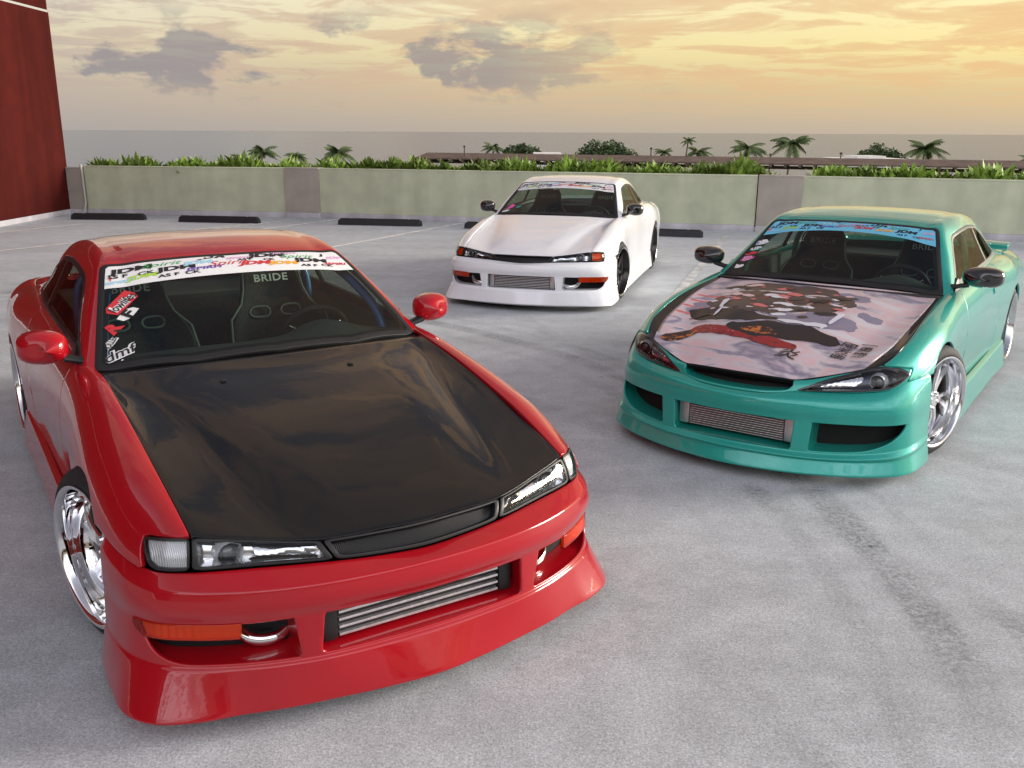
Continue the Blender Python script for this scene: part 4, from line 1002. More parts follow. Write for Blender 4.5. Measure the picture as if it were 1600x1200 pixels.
# ------------------------------------------------------------------ lamps and grilles
def region(P, off, poly, sign=0):
    """part of a patch whose (u, v) indices lie inside poly; sign 1 / -1 picks a side and folds u"""
    A, Fc = P.mesh(off)
    u = A[:, 3] * (sign or 1)
    return clip(A, Fc, sdf(poly, u, A[:, 4]))
def ring(name, P, off, outer, inner, mat, parent, sign, thick=.02):
    A, Fc, _ = region(P, off, outer, sign); A, Fc, _ = clip(A, Fc, -sdf(inner, A[:, 3] * sign, A[:, 4]))
    return panel(name, A, Fc, mat, parent, thick=thick, edge=.001)[0]
def bucket(name, A, Fc, depth, mat, parent, rib=None):
    """reflector tub behind a lens"""
    V = np.array(A)[:, :3]; N = vnormals(V, Fc)
    if (N[:, 0]).mean() < 0: N = -N
    D = np.full(len(V), depth)
    back = V + np.array([-1, 0, 0]) * depth * .75 - N * depth * .25
    if rib is not None:
        back = V - N * (depth + rib[0] * np.sin(A[:, 3] * rib[1]))[:, None]
    be = bedges(Fc); F2 = list(Fc); n = len(V)
    V2 = np.concatenate([back, V - N * .002])
    for i, j in be: F2.append((i, j, n + j, n + i))
    return mesh_obj(name, V2, F2, mat, parent, True, 35)
def projector(pos, r, parent, side, mat_ring='ring_silver'):
    o = MB().lathe([(.012, .0001), (.010, r * .45), (.004, r * .75), (-.008, r * .93), (-.03, r)], 28, axis='x', c=tuple(pos)).build('projector_lens', MATS['gloss_lens'], parent, True, 60)
    MB().lathe([(-.03, r * .98), (.004, r * 1.02), (.008, r * 1.10), (.0, r * 1.26), (-.035, r * 1.34)], 32, axis='x', c=tuple(pos)).build('projector_ring', MATS[mat_ring], parent, True, 60)
def gl_lens():
    m, nt, b = new_mat('gloss_lens'); b.inputs['Base Color'].default_value = (.05, .055, .06, 1); b.inputs['Roughness'].default_value = .03
    b.inputs['Metallic'].default_value = .35; b.inputs['Coat Weight'].default_value = 1.0
gl_lens()
def lamp_rib_mat():
    m, nt, b = new_mat('ribbed_lens'); N = nt.nodes.new; L = nt.links.new
    b.inputs['Base Color'].default_value = (.82, .83, .84, 1); b.inputs['Metallic'].default_value = .25; b.inputs['Roughness'].default_value = .2
    tc = N('ShaderNodeTexCoord'); w = N('ShaderNodeTexWave'); w.bands_direction = 'Y'; w.inputs['Scale'].default_value = 58; L(tc.outputs['Object'], w.inputs['Vector'])
    bp = N('ShaderNodeBump'); bp.inputs['Strength'].default_value = .5; bp.inputs['Distance'].default_value = .003; L(w.outputs[0], bp.inputs['Height']); L(bp.outputs[0], b.inputs['Normal'])
    mr = N('ShaderNodeMapRange'); mr.inputs[3].default_value = .72; mr.inputs[4].default_value = 1.0; L(w.outputs[0], mr.inputs[0]); L(mr.outputs[0], b.inputs['Base Color'])
lamp_rib_mat()

def intercooler(root, x, z0, z1, hw, tank, nb, tmat='alu_tank'):
    o = empty('intercooler', (x, 0, (z0 + z1) / 2), 0, root); h = z1 - z0
    MB().box((-.03, 0, 0), (.05, 2 * hw, h * .98)).build('core', MATS['cooler_fin'], o)
    for k in range(nb):
        zz = -h / 2 + h * (k + .5) / nb; MB().box((.001, 0, zz), (.016, 2 * hw - .004, h / nb * .34), bev=.0012).build('core_bar', MATS['brushed_alu'], o)
    for sg in (1, -1):
        MB().box((-.025, sg * (hw + tank / 2 + .001), 0), (.07, tank, h * 1.02), bev=.012).build('end_tank', MATS[tmat], o, True)
    return o

glass('amber_thin', (1.0, .45, .12), 1.0)
def front14(c, style):
    root, sp = c.root, c.spec
    B = c.B = Patch(sp['bumper'], .014, .014, round_v=sp['bround'], mirror=True)
    A, Fc = B.mesh(); u, v = A[:, 3], A[:, 4]
    f = np.minimum(sdf(sp['openings'][0], u, v), sdf(sp['openings'][1], np.abs(u), v))
    # wheel-arch end of the bumper follows the arch
    A1, F1, cs = clip(A, Fc, -f); bo = panel('front_bumper', A1, F1, c.paint, root, thick=.004, edge=.004)[0]
    walls('bumper_duct', A1, F1, cs, (-.115, 0, .006), c.paint, bo, 4)
    a, f_, _ = clip(A, Fc, np.maximum(np.abs(v - 3.5) - .85, np.abs(u) - 7.2)); mesh_obj('duct_backing', a[:, :3] + np.array([-.118, 0, 0]), f_, MATS['inner_black'], bo)
    intercooler(root, .800, .226, .352, .285, .05, {'red': 5, 'white': 8}[style], {'red': 'black_trim', 'white': 'alu_tank'}[style])
    # amber indicators let into the outer ends
    for sg in (1, -1):
        a, f_, _ = clip(*B.mesh(.004), sdf([(3.75, 3.02), (7.0, 2.96), (6.85, 3.22), (6.5, 3.36), (3.78, 3.36)], B.mesh()[0][:, 3] * sg, B.mesh()[0][:, 4]))
        t = panel('turn_signal', a, f_, MATS['amber_thin'], root, thick=.012, edge=.003)[0]
        bucket('signal_reflector', a, f_, .014, MATS['amber_bucket'], t, rib=(.0022, 26))
        P = [(.60, .36, .30), (.665, .40, .262), (.70, .455, .245), (.685, .52, .25), (.63, .56, .29)]
        P = np.array([(p[0] + .02, sg * p[1], p[2]) for p in P]); K = knots(P); T_, _ = sample(K, .01)
        MB().tube(spline(P, K, T_), .022, 14).build('charge_pipe', MATS['chrome'], root, True)
    # lamp band
    P = c.L = Patch(sp['lamp'], .012, .011, mirror=True)
    a, f_ = P.mesh(-.075); mesh_obj('lamp_backing', a[:, :3] , f_, MATS['inner_black'], root)
    g = empty('grille', (.81, 0, .51), 0, root); g.location = (0, 0, 0)
    outer = [(-1.97, .02), (1.97, .02), (1.97, 1.97), (-1.97, 1.97)]; inner = [(-1.87, .16), (1.87, .16), (1.87, 1.72), (-1.87, 1.72)]
    ring('grille_frame', P, .001, outer, inner, MATS['black_trim'], g, 1, .035)
    b = MB()
    for k in range(-62, 63):
        for d in (1, -1):
            pts = []
            for t in np.linspace(0, 1, 6):
                uu = k * .040 + d * (t - .5) * .28; vv = .2 + 1.5 * t
                if abs(uu) <= 1.9: pts.append(P.at(uu, vv, -.028 - .003 * d))
            if len(pts) > 1: b.tube(pts, .0016, 4, caps=False)
    b.build('grille_mesh', MATS['black_trim'], g)
    for sg in (1, -1):
        hl = empty('headlight', (0, 0, 0), 0, root)
        oh = rpoly([(2.03, .02), (3.965, .02), (3.965, 1.97), (2.03, 1.97)], .04, 3); ih = rpoly([(2.10, .16), (3.90, .15), (3.89, 1.84), (2.11, 1.80)], .05, 3)
        ring('lamp_frame', P, .001, oh, ih, MATS['black_trim'], hl, sg, .012)
        a, f_, _ = region(P, 0, ih, sg); le = mesh_obj('lens', a[:, :3], f_, MATS['lamp_glass'], hl, True)
        bucket('reflector', a, f_, .060, MATS['reflector'], hl)
        pr = P.at(sg * 3.40, 1.03, -.030); projector(pr, .034, hl, sg)
        a, f_, _ = region(P, -.022, rpoly([(2.28, .32), (3.02, .30), (3.00, 1.62), (2.24, 1.58)], .1, 3), sg)
        V = a[:, :3] + np.outer(.0035 * np.sin(a[:, 3] * 55) - .02 * np.exp(-((np.abs(a[:, 3]) - 2.62) / .22) ** 2), [1, 0, 0]); mesh_obj('beam_reflector', V, f_, MATS['reflector'], hl, True)
        a, f_, _ = region(P, -.016, rpoly([(2.20, 1.30), (3.14, 1.28), (3.10, 1.76), (2.17, 1.74)], .05, 3), sg); mesh_obj('lower_bezel', a[:, :3], f_, MATS['gloss_black'], hl, True)
        cl = empty('corner_light', (0, 0, 0), 0, root)
        oc = rpoly([(4.03, .03), (5.96, .03), (5.94, 1.70), (5.55, 1.97), (4.03, 1.97)], .05, 3); ic = rpoly([(4.10, .15), (5.89, .15), (5.87, 1.64), (5.50, 1.84), (4.10, 1.84)], .05, 3)
        ring('lamp_frame', P, .001, oc, ic, MATS['black_trim'], cl, sg, .012)
        a, f_, _ = region(P, 0, ic, sg)
        mesh_obj('lens', a[:, :3], f_, MATS['lamp_glass' if style == 'red' else 'amber_glass'], cl, True)
        bucket('ribbed_reflector', a, f_, .016, MATS['ribbed_lens' if style == 'red' else 'amber_bucket'], cl, rib=(.0028, 42))

def fc14(x, z, g):
    lampline = .529 + (.577 - z) * .545                      # rear edge of the corner lamp in side view
    lamp_top = .579 + (x - .529) * .106
    f1 = np.minimum(x - lampline + .004, lamp_top + g - z)   # inside the lamp's outline
    f2 = np.where(x > 0, np.minimum(seam14(x) + g - z, x - .1), -1)   # below the seam
    return np.maximum(f1, f2)
S14['front_cut'] = fc14

def s14(name, style, loc, yaw, label, steer, hood_mat, mirror_mat, cage):
    root = empty(name, (loc[0], loc[1], 0), yaw); tag(root, label, 'car')
    pmat = paint(style + '_paint', **PAINT[style])
    c = body(name, S14, root, pmat, hood_mat or pmat); front14(c, style); dark_inside(root, S14); skirts(root, pmat)
    for x_, sd in ((0, 1), (0, -1), (-2.525, 1), (-2.525, -1)):
        wheel(style, root, x_, sd, steer if x_ == 0 else 0, .880 if x_ == 0 else .876)
    for sd in (1, -1):
        mirror_unit(root, mirror_mat or pmat, sd, (-.80, .862, .895))
        sail(root, sd, [(-.695, .744, .822), (-.80, .752, .826), (-.90, .750, .832), (-.86, .728, .888), (-.80, .728, .862)], MATS['black_trim'])
        MB().box((-1.72, sd * .832, .70), (.15, .022, .035), bev=.009).build('door_handle', pmat, root, True)
    interior(root, cage)
    return c
MATS_cage_blue = pm('blue_tube', (.05, .16, .42), .35, coat=.4)
red = s14('red_coupe', 'red', (-.71628, 3.34195), -1.006821, 'red sports coupe with black carbon bonnet and chrome deep-dish wheels', R(15), MATS['carbon_fibre'], None, MATS_cage_blue)
white = s14('white_coupe', 'white', (.31721, 9.88105), -1.852778, 'white sports coupe with dark bronze wheels and black mirrors near the parapet wall', R(-8), None, MATS['gloss_black'], None)
banner(red, red.root, 'white', -1.010, -1.045, .545, .60)
banner(white, white.root, 'white', -1.015, -1.035, .545, .60)
def washer(c):
    dr = Drape(*[(lambda a, f: (a[:, :3], f))(*c.H.mesh())][0])
    for y_ in (-.30, .22): 
        p = dr.pt(-.26, y_, .004); MB().box(tuple(p), (.012, .022, .008), bev=.002).build('washer_nozzle', MATS['black_trim'], c.root, True)
washer(red)
def red_stickers(c):
    sh = c.shield
    class Sh:                                   # whole cluster sits a little inboard of the glass edge
        def pt(s, x, y, off): p = c.dr.pt(x, y + .036, off); s.miss = c.dr.miss; return p
    dr = Sh()
    st = put_poly(dr, [(-.905, -.648), (-1.012, -.535), (-.965, -.478), (-.865, -.595)], MATS['ink_red'], sh, 'sticker', .0015)
    put_text(dr, 'lowlifes', -.935, -.560, .050, MATS['ink_white'], st, 'sticker_lettering', .003, 40, .10, .1, .72, .9)
    put_text(dr, 'lowlifes', -.935, -.560, .046, MATS['ink_black'], st, 'sticker_lettering', .0042, 40, .015, .1, .74, .9)
    st = put_poly(dr, [(-.850, -.607), (-.905, -.540), (-.872, -.500), (-.818, -.572)], MATS['ink_white'], sh, 'sticker', .0015)
    put_text(dr, 'F', -.862, -.553, .058, MATS['ink_black'], st, 'sticker_lettering', .003, 40, .05, 0, 1.2, .9)
    put_text(dr, 'R', -.800, -.628, .066, MATS['ink_red'], sh, 'sticker', .003, 40, .06, 0, 1.2, .9)
    st = put_poly(dr, [(-.715, -.700), (-.765, -.630), (-.735, -.612), (-.690, -.680)], MATS['ink_white'], sh, 'sticker', .0015)
    put_text(dr, 'HOLLER', -.727, -.655, .030, MATS['ink_black'], st, 'sticker_lettering', .003, 50, .02, 0, .55, .9)
    put_text(dr, 'dmf', -.662, -.628, .062, MATS['ink_white'], sh, 'sticker', .002, 6, .09, .15, 1.0, .9)
    put_text(dr, 'dmf', -.662, -.628, .052, MATS['ink_black'], sh, 'sticker', .0035, 6, .01, .15, 1.08, .9)
    P = []
    for k in range(10):
        a = math.pi / 2 + 2 * math.pi * k / 10; r_ = .016 if k % 2 == 0 else .007; P.append((-.612 - r_ * math.sin(a), -.632 + r_ * math.cos(a)))
    put_poly(dr, P, MATS['ink_white'], sh, 'sticker', .003, .01)
    rnd = random.Random(4)
    for k in range(26):
        a = rnd.uniform(0, 2 * math.pi); q = rnd.uniform(.03, .062); x_, y_ = -.650 - q * .7 * math.sin(a), -.628 + q * math.cos(a); e = rnd.uniform(.003, .007)
        put_poly(dr, [(x_ - e, y_ - e), (x_ - e, y_ + e), (x_ + e, y_ + e * .6)], MATS['ink_' + rnd.choice(['blue', 'orange', 'red', 'green', 'purple', 'white', 'sky'])], sh, 'sticker', .0018, .02)
red_stickers(red)
def white_extras(c):
    dr = c.dr; sh = c.shield
    put_poly(dr, [(-.66, -.62), (-.70, -.60), (-.76, -.555), (-.72, -.50), (-.68, -.53)], MATS['ink_hot_pink'], sh, 'sticker', .002)
    put_poly(dr, [(-.64, -.66), (-.67, -.62), (-.635, -.52), (-.62, -.56)], MATS['ink_white'], sh, 'sticker', .002)
    put_poly(dr, [(-.655, -.53), (-.70, -.44), (-.69, -.40), (-.648, -.46)], MATS['ink_teal'], sh, 'sticker', .002)
    # drilled holes left in the bonnet by an old lip
    dr2 = Drape(*[(lambda a, f: (a[:, :3], f))(*c.H.mesh())][0]); rnd = random.Random(2)
    for cy in (-.17, .17):
        b = MB()
        for k in range(11):
            x_, y_ = .50 + rnd.uniform(-.06, .06), cy + rnd.uniform(-.05, .05); p = dr2.pt(x_, y_, .001)
            b.lathe([(0, .0001), (0, .004)], 8, axis='z', c=tuple(p))
        b.build('bonnet_holes', MATS['black_trim'], c.root)
white_extras(white)

# ------------------------------------------------------------------ the teal coupe (a later body with leaf-shaped lamps)
S15 = dict(S14)
S15['side'] = [
   (.60, [(.645,.596),(.672,.588),(.700,.568),(.722,.545),(.735,.510),(.745,.470),(.755,.400),(.765,.250),(.765,.120)]),
   (.50, [(.682,.628),(.705,.620),(.732,.599),(.756,.568),(.771,.530),(.785,.470),(.800,.380),(.820,.250),(.820,.120)]),
   (.35, [(.707,.676),(.728,.673),(.758,.655),(.790,.620),(.812,.570),(.828,.505),(.838,.400),(.848,.250),(.848,.120)]),
   (.05, [(.716,.744),(.742,.744),(.780,.727),(.820,.686),(.848,.626),(.864,.545),(.868,.400),(.866,.250),(.864,.120)]),
   (-.25,[(.708,.780),(.735,.780),(.772,.764),(.810,.720),(.836,.655),(.850,.570),(.853,.420),(.852,.250),(.850,.120)]),
   (-.50,[(.696,.799),(.730,.803),(.766,.790),(.800,.745),(.823,.680),(.836,.590),(.837,.420),(.834,.250),(.838,.120)])] + \
   [(x, [(y - .006, z - .004) for y, z in r]) for x, r in S14['side'][6:]]
S15['hood'] = [
   [(.842,0,.537),(.836,.12,.536),(.820,.24,.532),(.803,.31,.530),(.745,.41,.548),(.675,.52,.573),(.590,.62,.597),(.536,.667,.607)],
   [(.74,0,.577),(.735,.12,.576),(.72,.25,.572),(.70,.33,.570),(.65,.43,.581),(.58,.54,.604),(.51,.635,.624),(.455,.692,.644)],
   [(.48,0,.650),(.475,.14,.650),(.46,.29,.645),(.44,.39,.640),(.41,.49,.644),(.385,.59,.655),(.355,.665,.668),(.335,.708,.680)],
   [(.18,0,.717),(.18,.16,.717),(.17,.32,.713),(.15,.43,.707),(.12,.53,.708),(.09,.62,.716),(.07,.68,.727),(.05,.714,.742)],
   [(-.12,0,.767),(-.12,.18,.767),(-.13,.36,.762),(-.14,.48,.755),(-.15,.57,.753),(-.17,.64,.757),(-.18,.685,.764),(-.19,.709,.772)],
   [(-.38,0,.806),(-.385,.20,.805),(-.395,.40,.800),(-.41,.52,.792),(-.42,.59,.787),(-.43,.645,.786),(-.44,.68,.788),(-.45,.698,.793)],
   [(-.47,0,.823),(-.48,.20,.822),(-.505,.40,.817),(-.53,.52,.809),(-.545,.59,.804),(-.555,.645,.800),(-.563,.675,.799),(-.57,.692,.799)]]
S15['green'] = [
   [(-.485,0,.818),(-.51,.30,.815),(-.555,.55,.810),(-.630,.731,.806),(-.645,.734,.806),(-.660,.736,.806),(-.675,.738,.806)],
   [(-.81,0,1.008),(-.825,.27,1.004),(-.855,.49,.992),(-.900,.645,.975),(-.920,.672,.945),(-.930,.702,.893),(-.940,.738,.827)],
   [(-1.12,0,1.172),(-1.122,.25,1.168),(-1.125,.44,1.158),(-1.145,.560,1.142),(-1.155,.592,1.100),(-1.160,.664,.970),(-1.170,.740,.834)],
   [(-1.36,0,1.208),(-1.36,.25,1.204),(-1.36,.45,1.190),(-1.37,.562,1.166),(-1.37,.596,1.127),(-1.37,.666,.995),(-1.37,.741,.838)]] + \
   [[(p[0], p[1] - (.006 if p[1] > .5 else 0), p[2] - (.004 if j == 6 else 0)) for j, p in enumerate(r)] for r in S14['green'][4:]]
S15['screen'] = [(-.51, 0), (-.532, .35), (-.590, .700), (-1.100, .535), (-1.097, .30), (-1.094, 0)]
S15['window'] = [(-.78,.842),(-1.19,1.098),(-1.38,1.118),(-1.66,1.126),(-1.95,1.104),(-2.20,1.025),(-2.44,.908),(-2.42,.876),(-2.0,.868),(-1.4,.856)]
S15['bumper'] = [
   [(.895,0,.450),(.880,.17,.454),(.828,.31,.472),(.750,.48,.475),(.680,.60,.478),(.610,.69,.487),(.555,.735,.504),(.500,.767,.521),(.420,.803,.526),(.318,.840,.529)],
   [(.926,0,.437),(.910,.18,.440),(.870,.34,.448),(.805,.48,.452),(.735,.60,.452),(.668,.69,.455),(.605,.745,.462),(.530,.784,.472),(.430,.818,.482),(.316,.850,.490)],
   [(.932,0,.400),(.917,.18,.400),(.882,.34,.398),(.827,.48,.396),(.762,.60,.394),(.692,.70,.392),(.622,.767,.390),(.537,.808,.390),(.430,.836,.392),(.313,.857,.395)],
   [(.905,0,.340),(.892,.18,.339),(.860,.34,.337),(.808,.48,.334),(.745,.60,.331),(.680,.695,.328),(.612,.762,.326),(.530,.806,.324),(.425,.835,.324),(.311,.856,.324)],
   [(.900,0,.170),(.888,.18,.170),(.858,.34,.169),(.808,.48,.168),(.750,.60,.172),(.688,.70,.180),(.620,.772,.190),(.535,.818,.200),(.425,.846,.210),(.308,.860,.220)],
   [(.930,0,.150),(.916,.18,.150),(.886,.34,.149),(.836,.48,.148),(.777,.60,.150),(.712,.705,.154),(.640,.785,.160),(.550,.830,.166),(.435,.854,.176),(.303,.866,.192)],
   [(.908,0,.134),(.894,.18,.134),(.864,.34,.133),(.815,.48,.132),(.758,.60,.133),(.694,.698,.136),(.627,.776,.141),(.541,.823,.149),(.431,.850,.160),(.303,.864,.176)],
   [(.948,0,.064),(.932,.18,.064),(.897,.34,.064),(.847,.48,.064),(.787,.61,.064),(.717,.715,.064),(.637,.802,.064),(.542,.850,.064),(.430,.870,.064),(.292,.878,.064)],
   [(.912,0,.050),(.897,.17,.050),(.862,.33,.050),(.812,.46,.050),(.755,.585,.050),(.685,.685,.050),(.610,.765,.050),(.520,.815,.050),(.42,.835,.050),(.292,.842,.050)]]
S15['bround'] = [0, .03, .05, .022, .006, .008, .004, .010, 0]
S15['openings'] = [rpoly([(-1.95,3.04),(1.95,3.04),(1.90,3.97),(-1.90,3.97)], .10),
                   rpoly([(2.50,3.04),(6.95,3.02),(6.55,3.36),(5.7,3.72),(4.5,3.93),(2.42,3.95)], [.05,.05,.4,.5,.5,.05])]
S15['lamp'] = [
   [(.842,0,.532),(.836,.15,.531),(.803,.31,.525),(.690,.50,.563),(.560,.645,.600),(.500,.712,.596),(.437,.768,.583)],
   [(.866,0,.502),(.856,.15,.502),(.820,.31,.500),(.728,.505,.522),(.632,.645,.540),(.566,.720,.540),(.478,.772,.552)],
   [(.893,0,.454),(.878,.17,.458),(.829,.31,.474),(.738,.50,.480),(.660,.63,.485),(.592,.710,.494),(.506,.766,.522)]]
def fc15(x, z, g):
    line = .437 + np.clip(.583 - z, 0, .08) * 1.13
    f1 = np.where(z < .583, x - line + .003, np.minimum(x - .434, .583 + (x - .437) * .21 + g - z))
    f2 = np.where(x > .05, .5265 + g - z, -1)
    return np.maximum(f1, f2)
S15['front_cut'] = fc15
S15['arch'] = (.345, .342)

def hood_print_mat():
    m, nt, b = new_mat('hood_print'); N = nt.nodes.new; L = nt.links.new; tc = N('ShaderNodeTexCoord')
    def noise(sc, det, dist=0.0, stretch=None):
        v = tc.outputs['Object']
        if stretch: mp = N('ShaderNodeMapping'); mp.inputs['Scale'].default_value = stretch; L(v, mp.inputs[0]); v = mp.outputs[0]
        n = N('ShaderNodeTexNoise'); n.inputs['Scale'].default_value = sc; n.inputs['Detail'].default_value = det; n.inputs['Distortion'].default_value = dist; L(v, n.inputs['Vector']); return n.outputs[0]
    def ramp(v, st):
        n = N('ShaderNodeValToRGB'); e = n.color_ramp.elements
        while len(e) < len(st): e.new(.5)
        for i, (p, c) in enumerate(st): e[i].position = p; e[i].color = (*c, 1)
        L(v, n.inputs[0]); return n.outputs[0]
    a = ramp(noise(3.2, 5, .6, (1.6, .7, 1)), [(.36, (.64, .62, .66)), (.46, (.66, .46, .49)), (.52, (.60, .54, .58)), (.585, (.22, .20, .29)), (.66, (.56, .46, .52))])
    L(a, b.inputs['Base Color']); b.inputs['Roughness'].default_value = .4; b.inputs['Coat Weight'].default_value = .5; b.inputs['Coat Roughness'].default_value = .08
    for nm, cols, sc in (('armour_print', [(.0, (.030, .018, .016)), (.52, (.060, .038, .032)), (.62, (.22, .035, .03)), (.72, (.38, .30, .28))], 22), ('cord_print', [(.0, (.20, .010, .014)), (.55, (.32, .015, .02)), (.66, (.04, .008, .01)), (.8, (.5, .1, .08))], 30), ('gauntlet_print', [(.0, (.015, .010, .010)), (.52, (.03, .012, .01)), (.58, (.50, .13, .02)), (.8, (.55, .2, .04))], 26)):
        m2, nt, b2 = new_mat(nm); N = nt.nodes.new; L = nt.links.new; tc = N('ShaderNodeTexCoord')
        b2.inputs['Roughness'].default_value = .45; b2.inputs['Specular IOR Level'].default_value = .3; b2.inputs['Coat Weight'].default_value = .25; b2.inputs['Coat Roughness'].default_value = .08
        L(ramp(noise(sc, 3, .4), cols), b2.inputs['Base Color'])
hood_print_mat()
def s15(loc, yaw):
    root = empty('teal_coupe', (loc[0], loc[1], 0), yaw); tag(root, 'teal sports coupe with a printed warrior bonnet and five-spoke polished wheels', 'car')
    pmat = paint('teal_paint', **PAINT['teal'])
    c = body('teal', S15, root, pmat, MATS['carbon_fibre']); sp = S15
    B = c.B = Patch(sp['bumper'], .014, .014, round_v=sp['bround'], mirror=True)
    A, Fc = B.mesh(); u, v = A[:, 3], A[:, 4]
    f = np.minimum(sdf(sp['openings'][0], u, v), sdf(sp['openings'][1], np.abs(u), v))
    A1, F1, cs = clip(A, Fc, -f); bo = panel('front_bumper', A1, F1, pmat, root, thick=.004, edge=.004)[0]
    walls('bumper_duct', A1, F1, cs, (-.15, 0, .004), pmat, bo, 4)
    a, f_, _ = clip(A, Fc, np.maximum(np.abs(v - 3.5) - .85, np.abs(u) - 7.4)); mesh_obj('duct_backing', a[:, :3] + np.array([-.153, 0, 0]), f_, MATS['inner_black'], bo)
    intercooler(root, .795, .192, .340, .262, .06, 12)
    P = c.L = Patch(sp['lamp'], .011, .009, mirror=True)
    a, f_ = P.mesh(-.075); mesh_obj('lamp_backing', a[:, :3], f_, MATS['inner_black'], root)
    leaf = smooth_poly([(2.06, 1.80), (2.35, .80), (2.75, .22), (3.5, .07), (4.3, .06), (5.2, .12), (5.75, .42), (5.97, .95), (5.6, 1.55), (5.0, 1.90), (4.0, 1.96), (3.0, 1.95), (2.3, 1.96)], 5)
    inner = smooth_poly([(2.24, 1.68), (2.48, .85), (2.85, .38), (3.5, .24), (4.3, .22), (5.15, .28), (5.65, .52), (5.84, .95), (5.50, 1.45), (4.95, 1.74), (4.0, 1.80), (3.0, 1.79), (2.42, 1.80)], 5)
    gap = rpoly([(-1.90, -.2), (1.90, -.2), (1.92, 1.0), (1.78, 1.84), (-1.78, 1.84), (-1.92, 1.0)], [0, 0, .1, .25, .25, .1])
    A, Fc = P.mesh(); u, v = A[:, 3], A[:, 4]
    lf = sdf(leaf, np.abs(u), v); gp = sdf(gap, u, v)
    A1, F1, cs = clip(A, Fc, -gp); wl = A1, F1, cs
    A1, F1, _ = clip(A1, F1, .004 - sdf(leaf, np.abs(A1[:, 3]), A1[:, 4])); npn = panel('nose_panel', A1, F1, pmat, root, thick=.006, edge=.002)[0]
    walls('grille_throat', wl[0], wl[1], wl[2], (-.10, 0, .0), pmat, npn, 3)
    MB().box((.735, 0, .500), (.01, .62, .08)).build('grille_backing', MATS['inner_black'], npn)
    for sg in (1, -1):
        hl = empty('headlight', (0, 0, 0), 0, root)
        ring('lamp_frame', P, .0015, leaf, inner, MATS['gloss_black'], hl, sg, .015)
        a, f_, _ = region(P, .001, inner, sg); mesh_obj('lens', a[:, :3], f_, MATS['lamp_glass'], hl, True)
        bucket('lamp_tub', a, f_, .060, MATS['smoked_tub'], hl)
        projector(P.at(sg * 4.25, 1.05, -.030), .033, hl, sg)
        projector(P.at(sg * 5.15, .95, -.032), .026, hl, sg, 'satin_chrome')
        a, f_, _ = region(P, -.022, smooth_poly([(2.55, 1.45), (2.75, .75), (3.1, .55), (3.55, .50), (3.62, 1.0), (3.5, 1.5), (3.0, 1.55)], 4), sg)
        V = a[:, :3] + np.outer(.004 * np.sin(a[:, 3] * 47) * np.cos(a[:, 4] * 9) - .015, [1, 0, 0]); mesh_obj('beam_reflector', V, f_, MATS['reflector'], hl, True)
    dark_inside(root, S15); skirts(root, pmat)
    for x_, sd in ((0, 1), (0, -1), (-2.525, 1), (-2.525, -1)):
        wheel('teal', root, x_, sd, R(-17) if x_ == 0 else 0, .862 if x_ == 0 else .868)
    for sd in (1, -1):
        mirror_unit(root, MATS['gloss_black'], sd, (-.79, .872, .905), w=.225, h=.125)
        sail(root, sd, [(-.680, .742, .816), (-.78, .748, .820), (-.88, .746, .826), (-.84, .724, .880), (-.78, .726, .856)], MATS['black_trim'])
        MB().box((-1.72, sd * .826, .70), (.16, .020, .045), bev=.009).build('door_handle', pmat, root, True)
    interior(root, pm('teal_tube', (.01, .20, .17), .35, coat=.4))
    # boot spoiler and black roof visor
    sp_ = Patch([[(-3.40 - .03 * (1 - k), .66 * k, .848 - .02 * k + dz) for k in (0, .4, .8, 1)] for dz in (0,)] + [[(-3.52 - .05 * (1 - k), .66 * k, .866 - .02 * k) for k in (0, .4, .8, 1)]], .05, .05, mirror=True)
    a, f_ = sp_.mesh(); panel('rear_spoiler', a, f_, pmat, root, thick=.025)
    for sd in (1, -1): MB().box((-3.42, sd * .52, .818), (.08, .025, .04), bev=.004).build('spoiler_stand', pmat, root, True)
    vs = Patch([[(-2.27 - d_, .50 * k, 1.163 + e_ - .035 * k * k) for k in (0, .5, 1)] for d_, e_ in ((0, .002), (.10, -.005))], .05, .05, mirror=True); a, f_ = vs.mesh(); panel('roof_visor', a, f_, MATS['gloss_black'], root, thick=.008)
    return c
pm('smoked_tub', (.045, .05, .075), .12, .75)
teal = s15((1.646716, 5.306095), -2.182114)
banner(teal, teal.root, 'blue', -.975, -.945, .52, .575, 1.08)

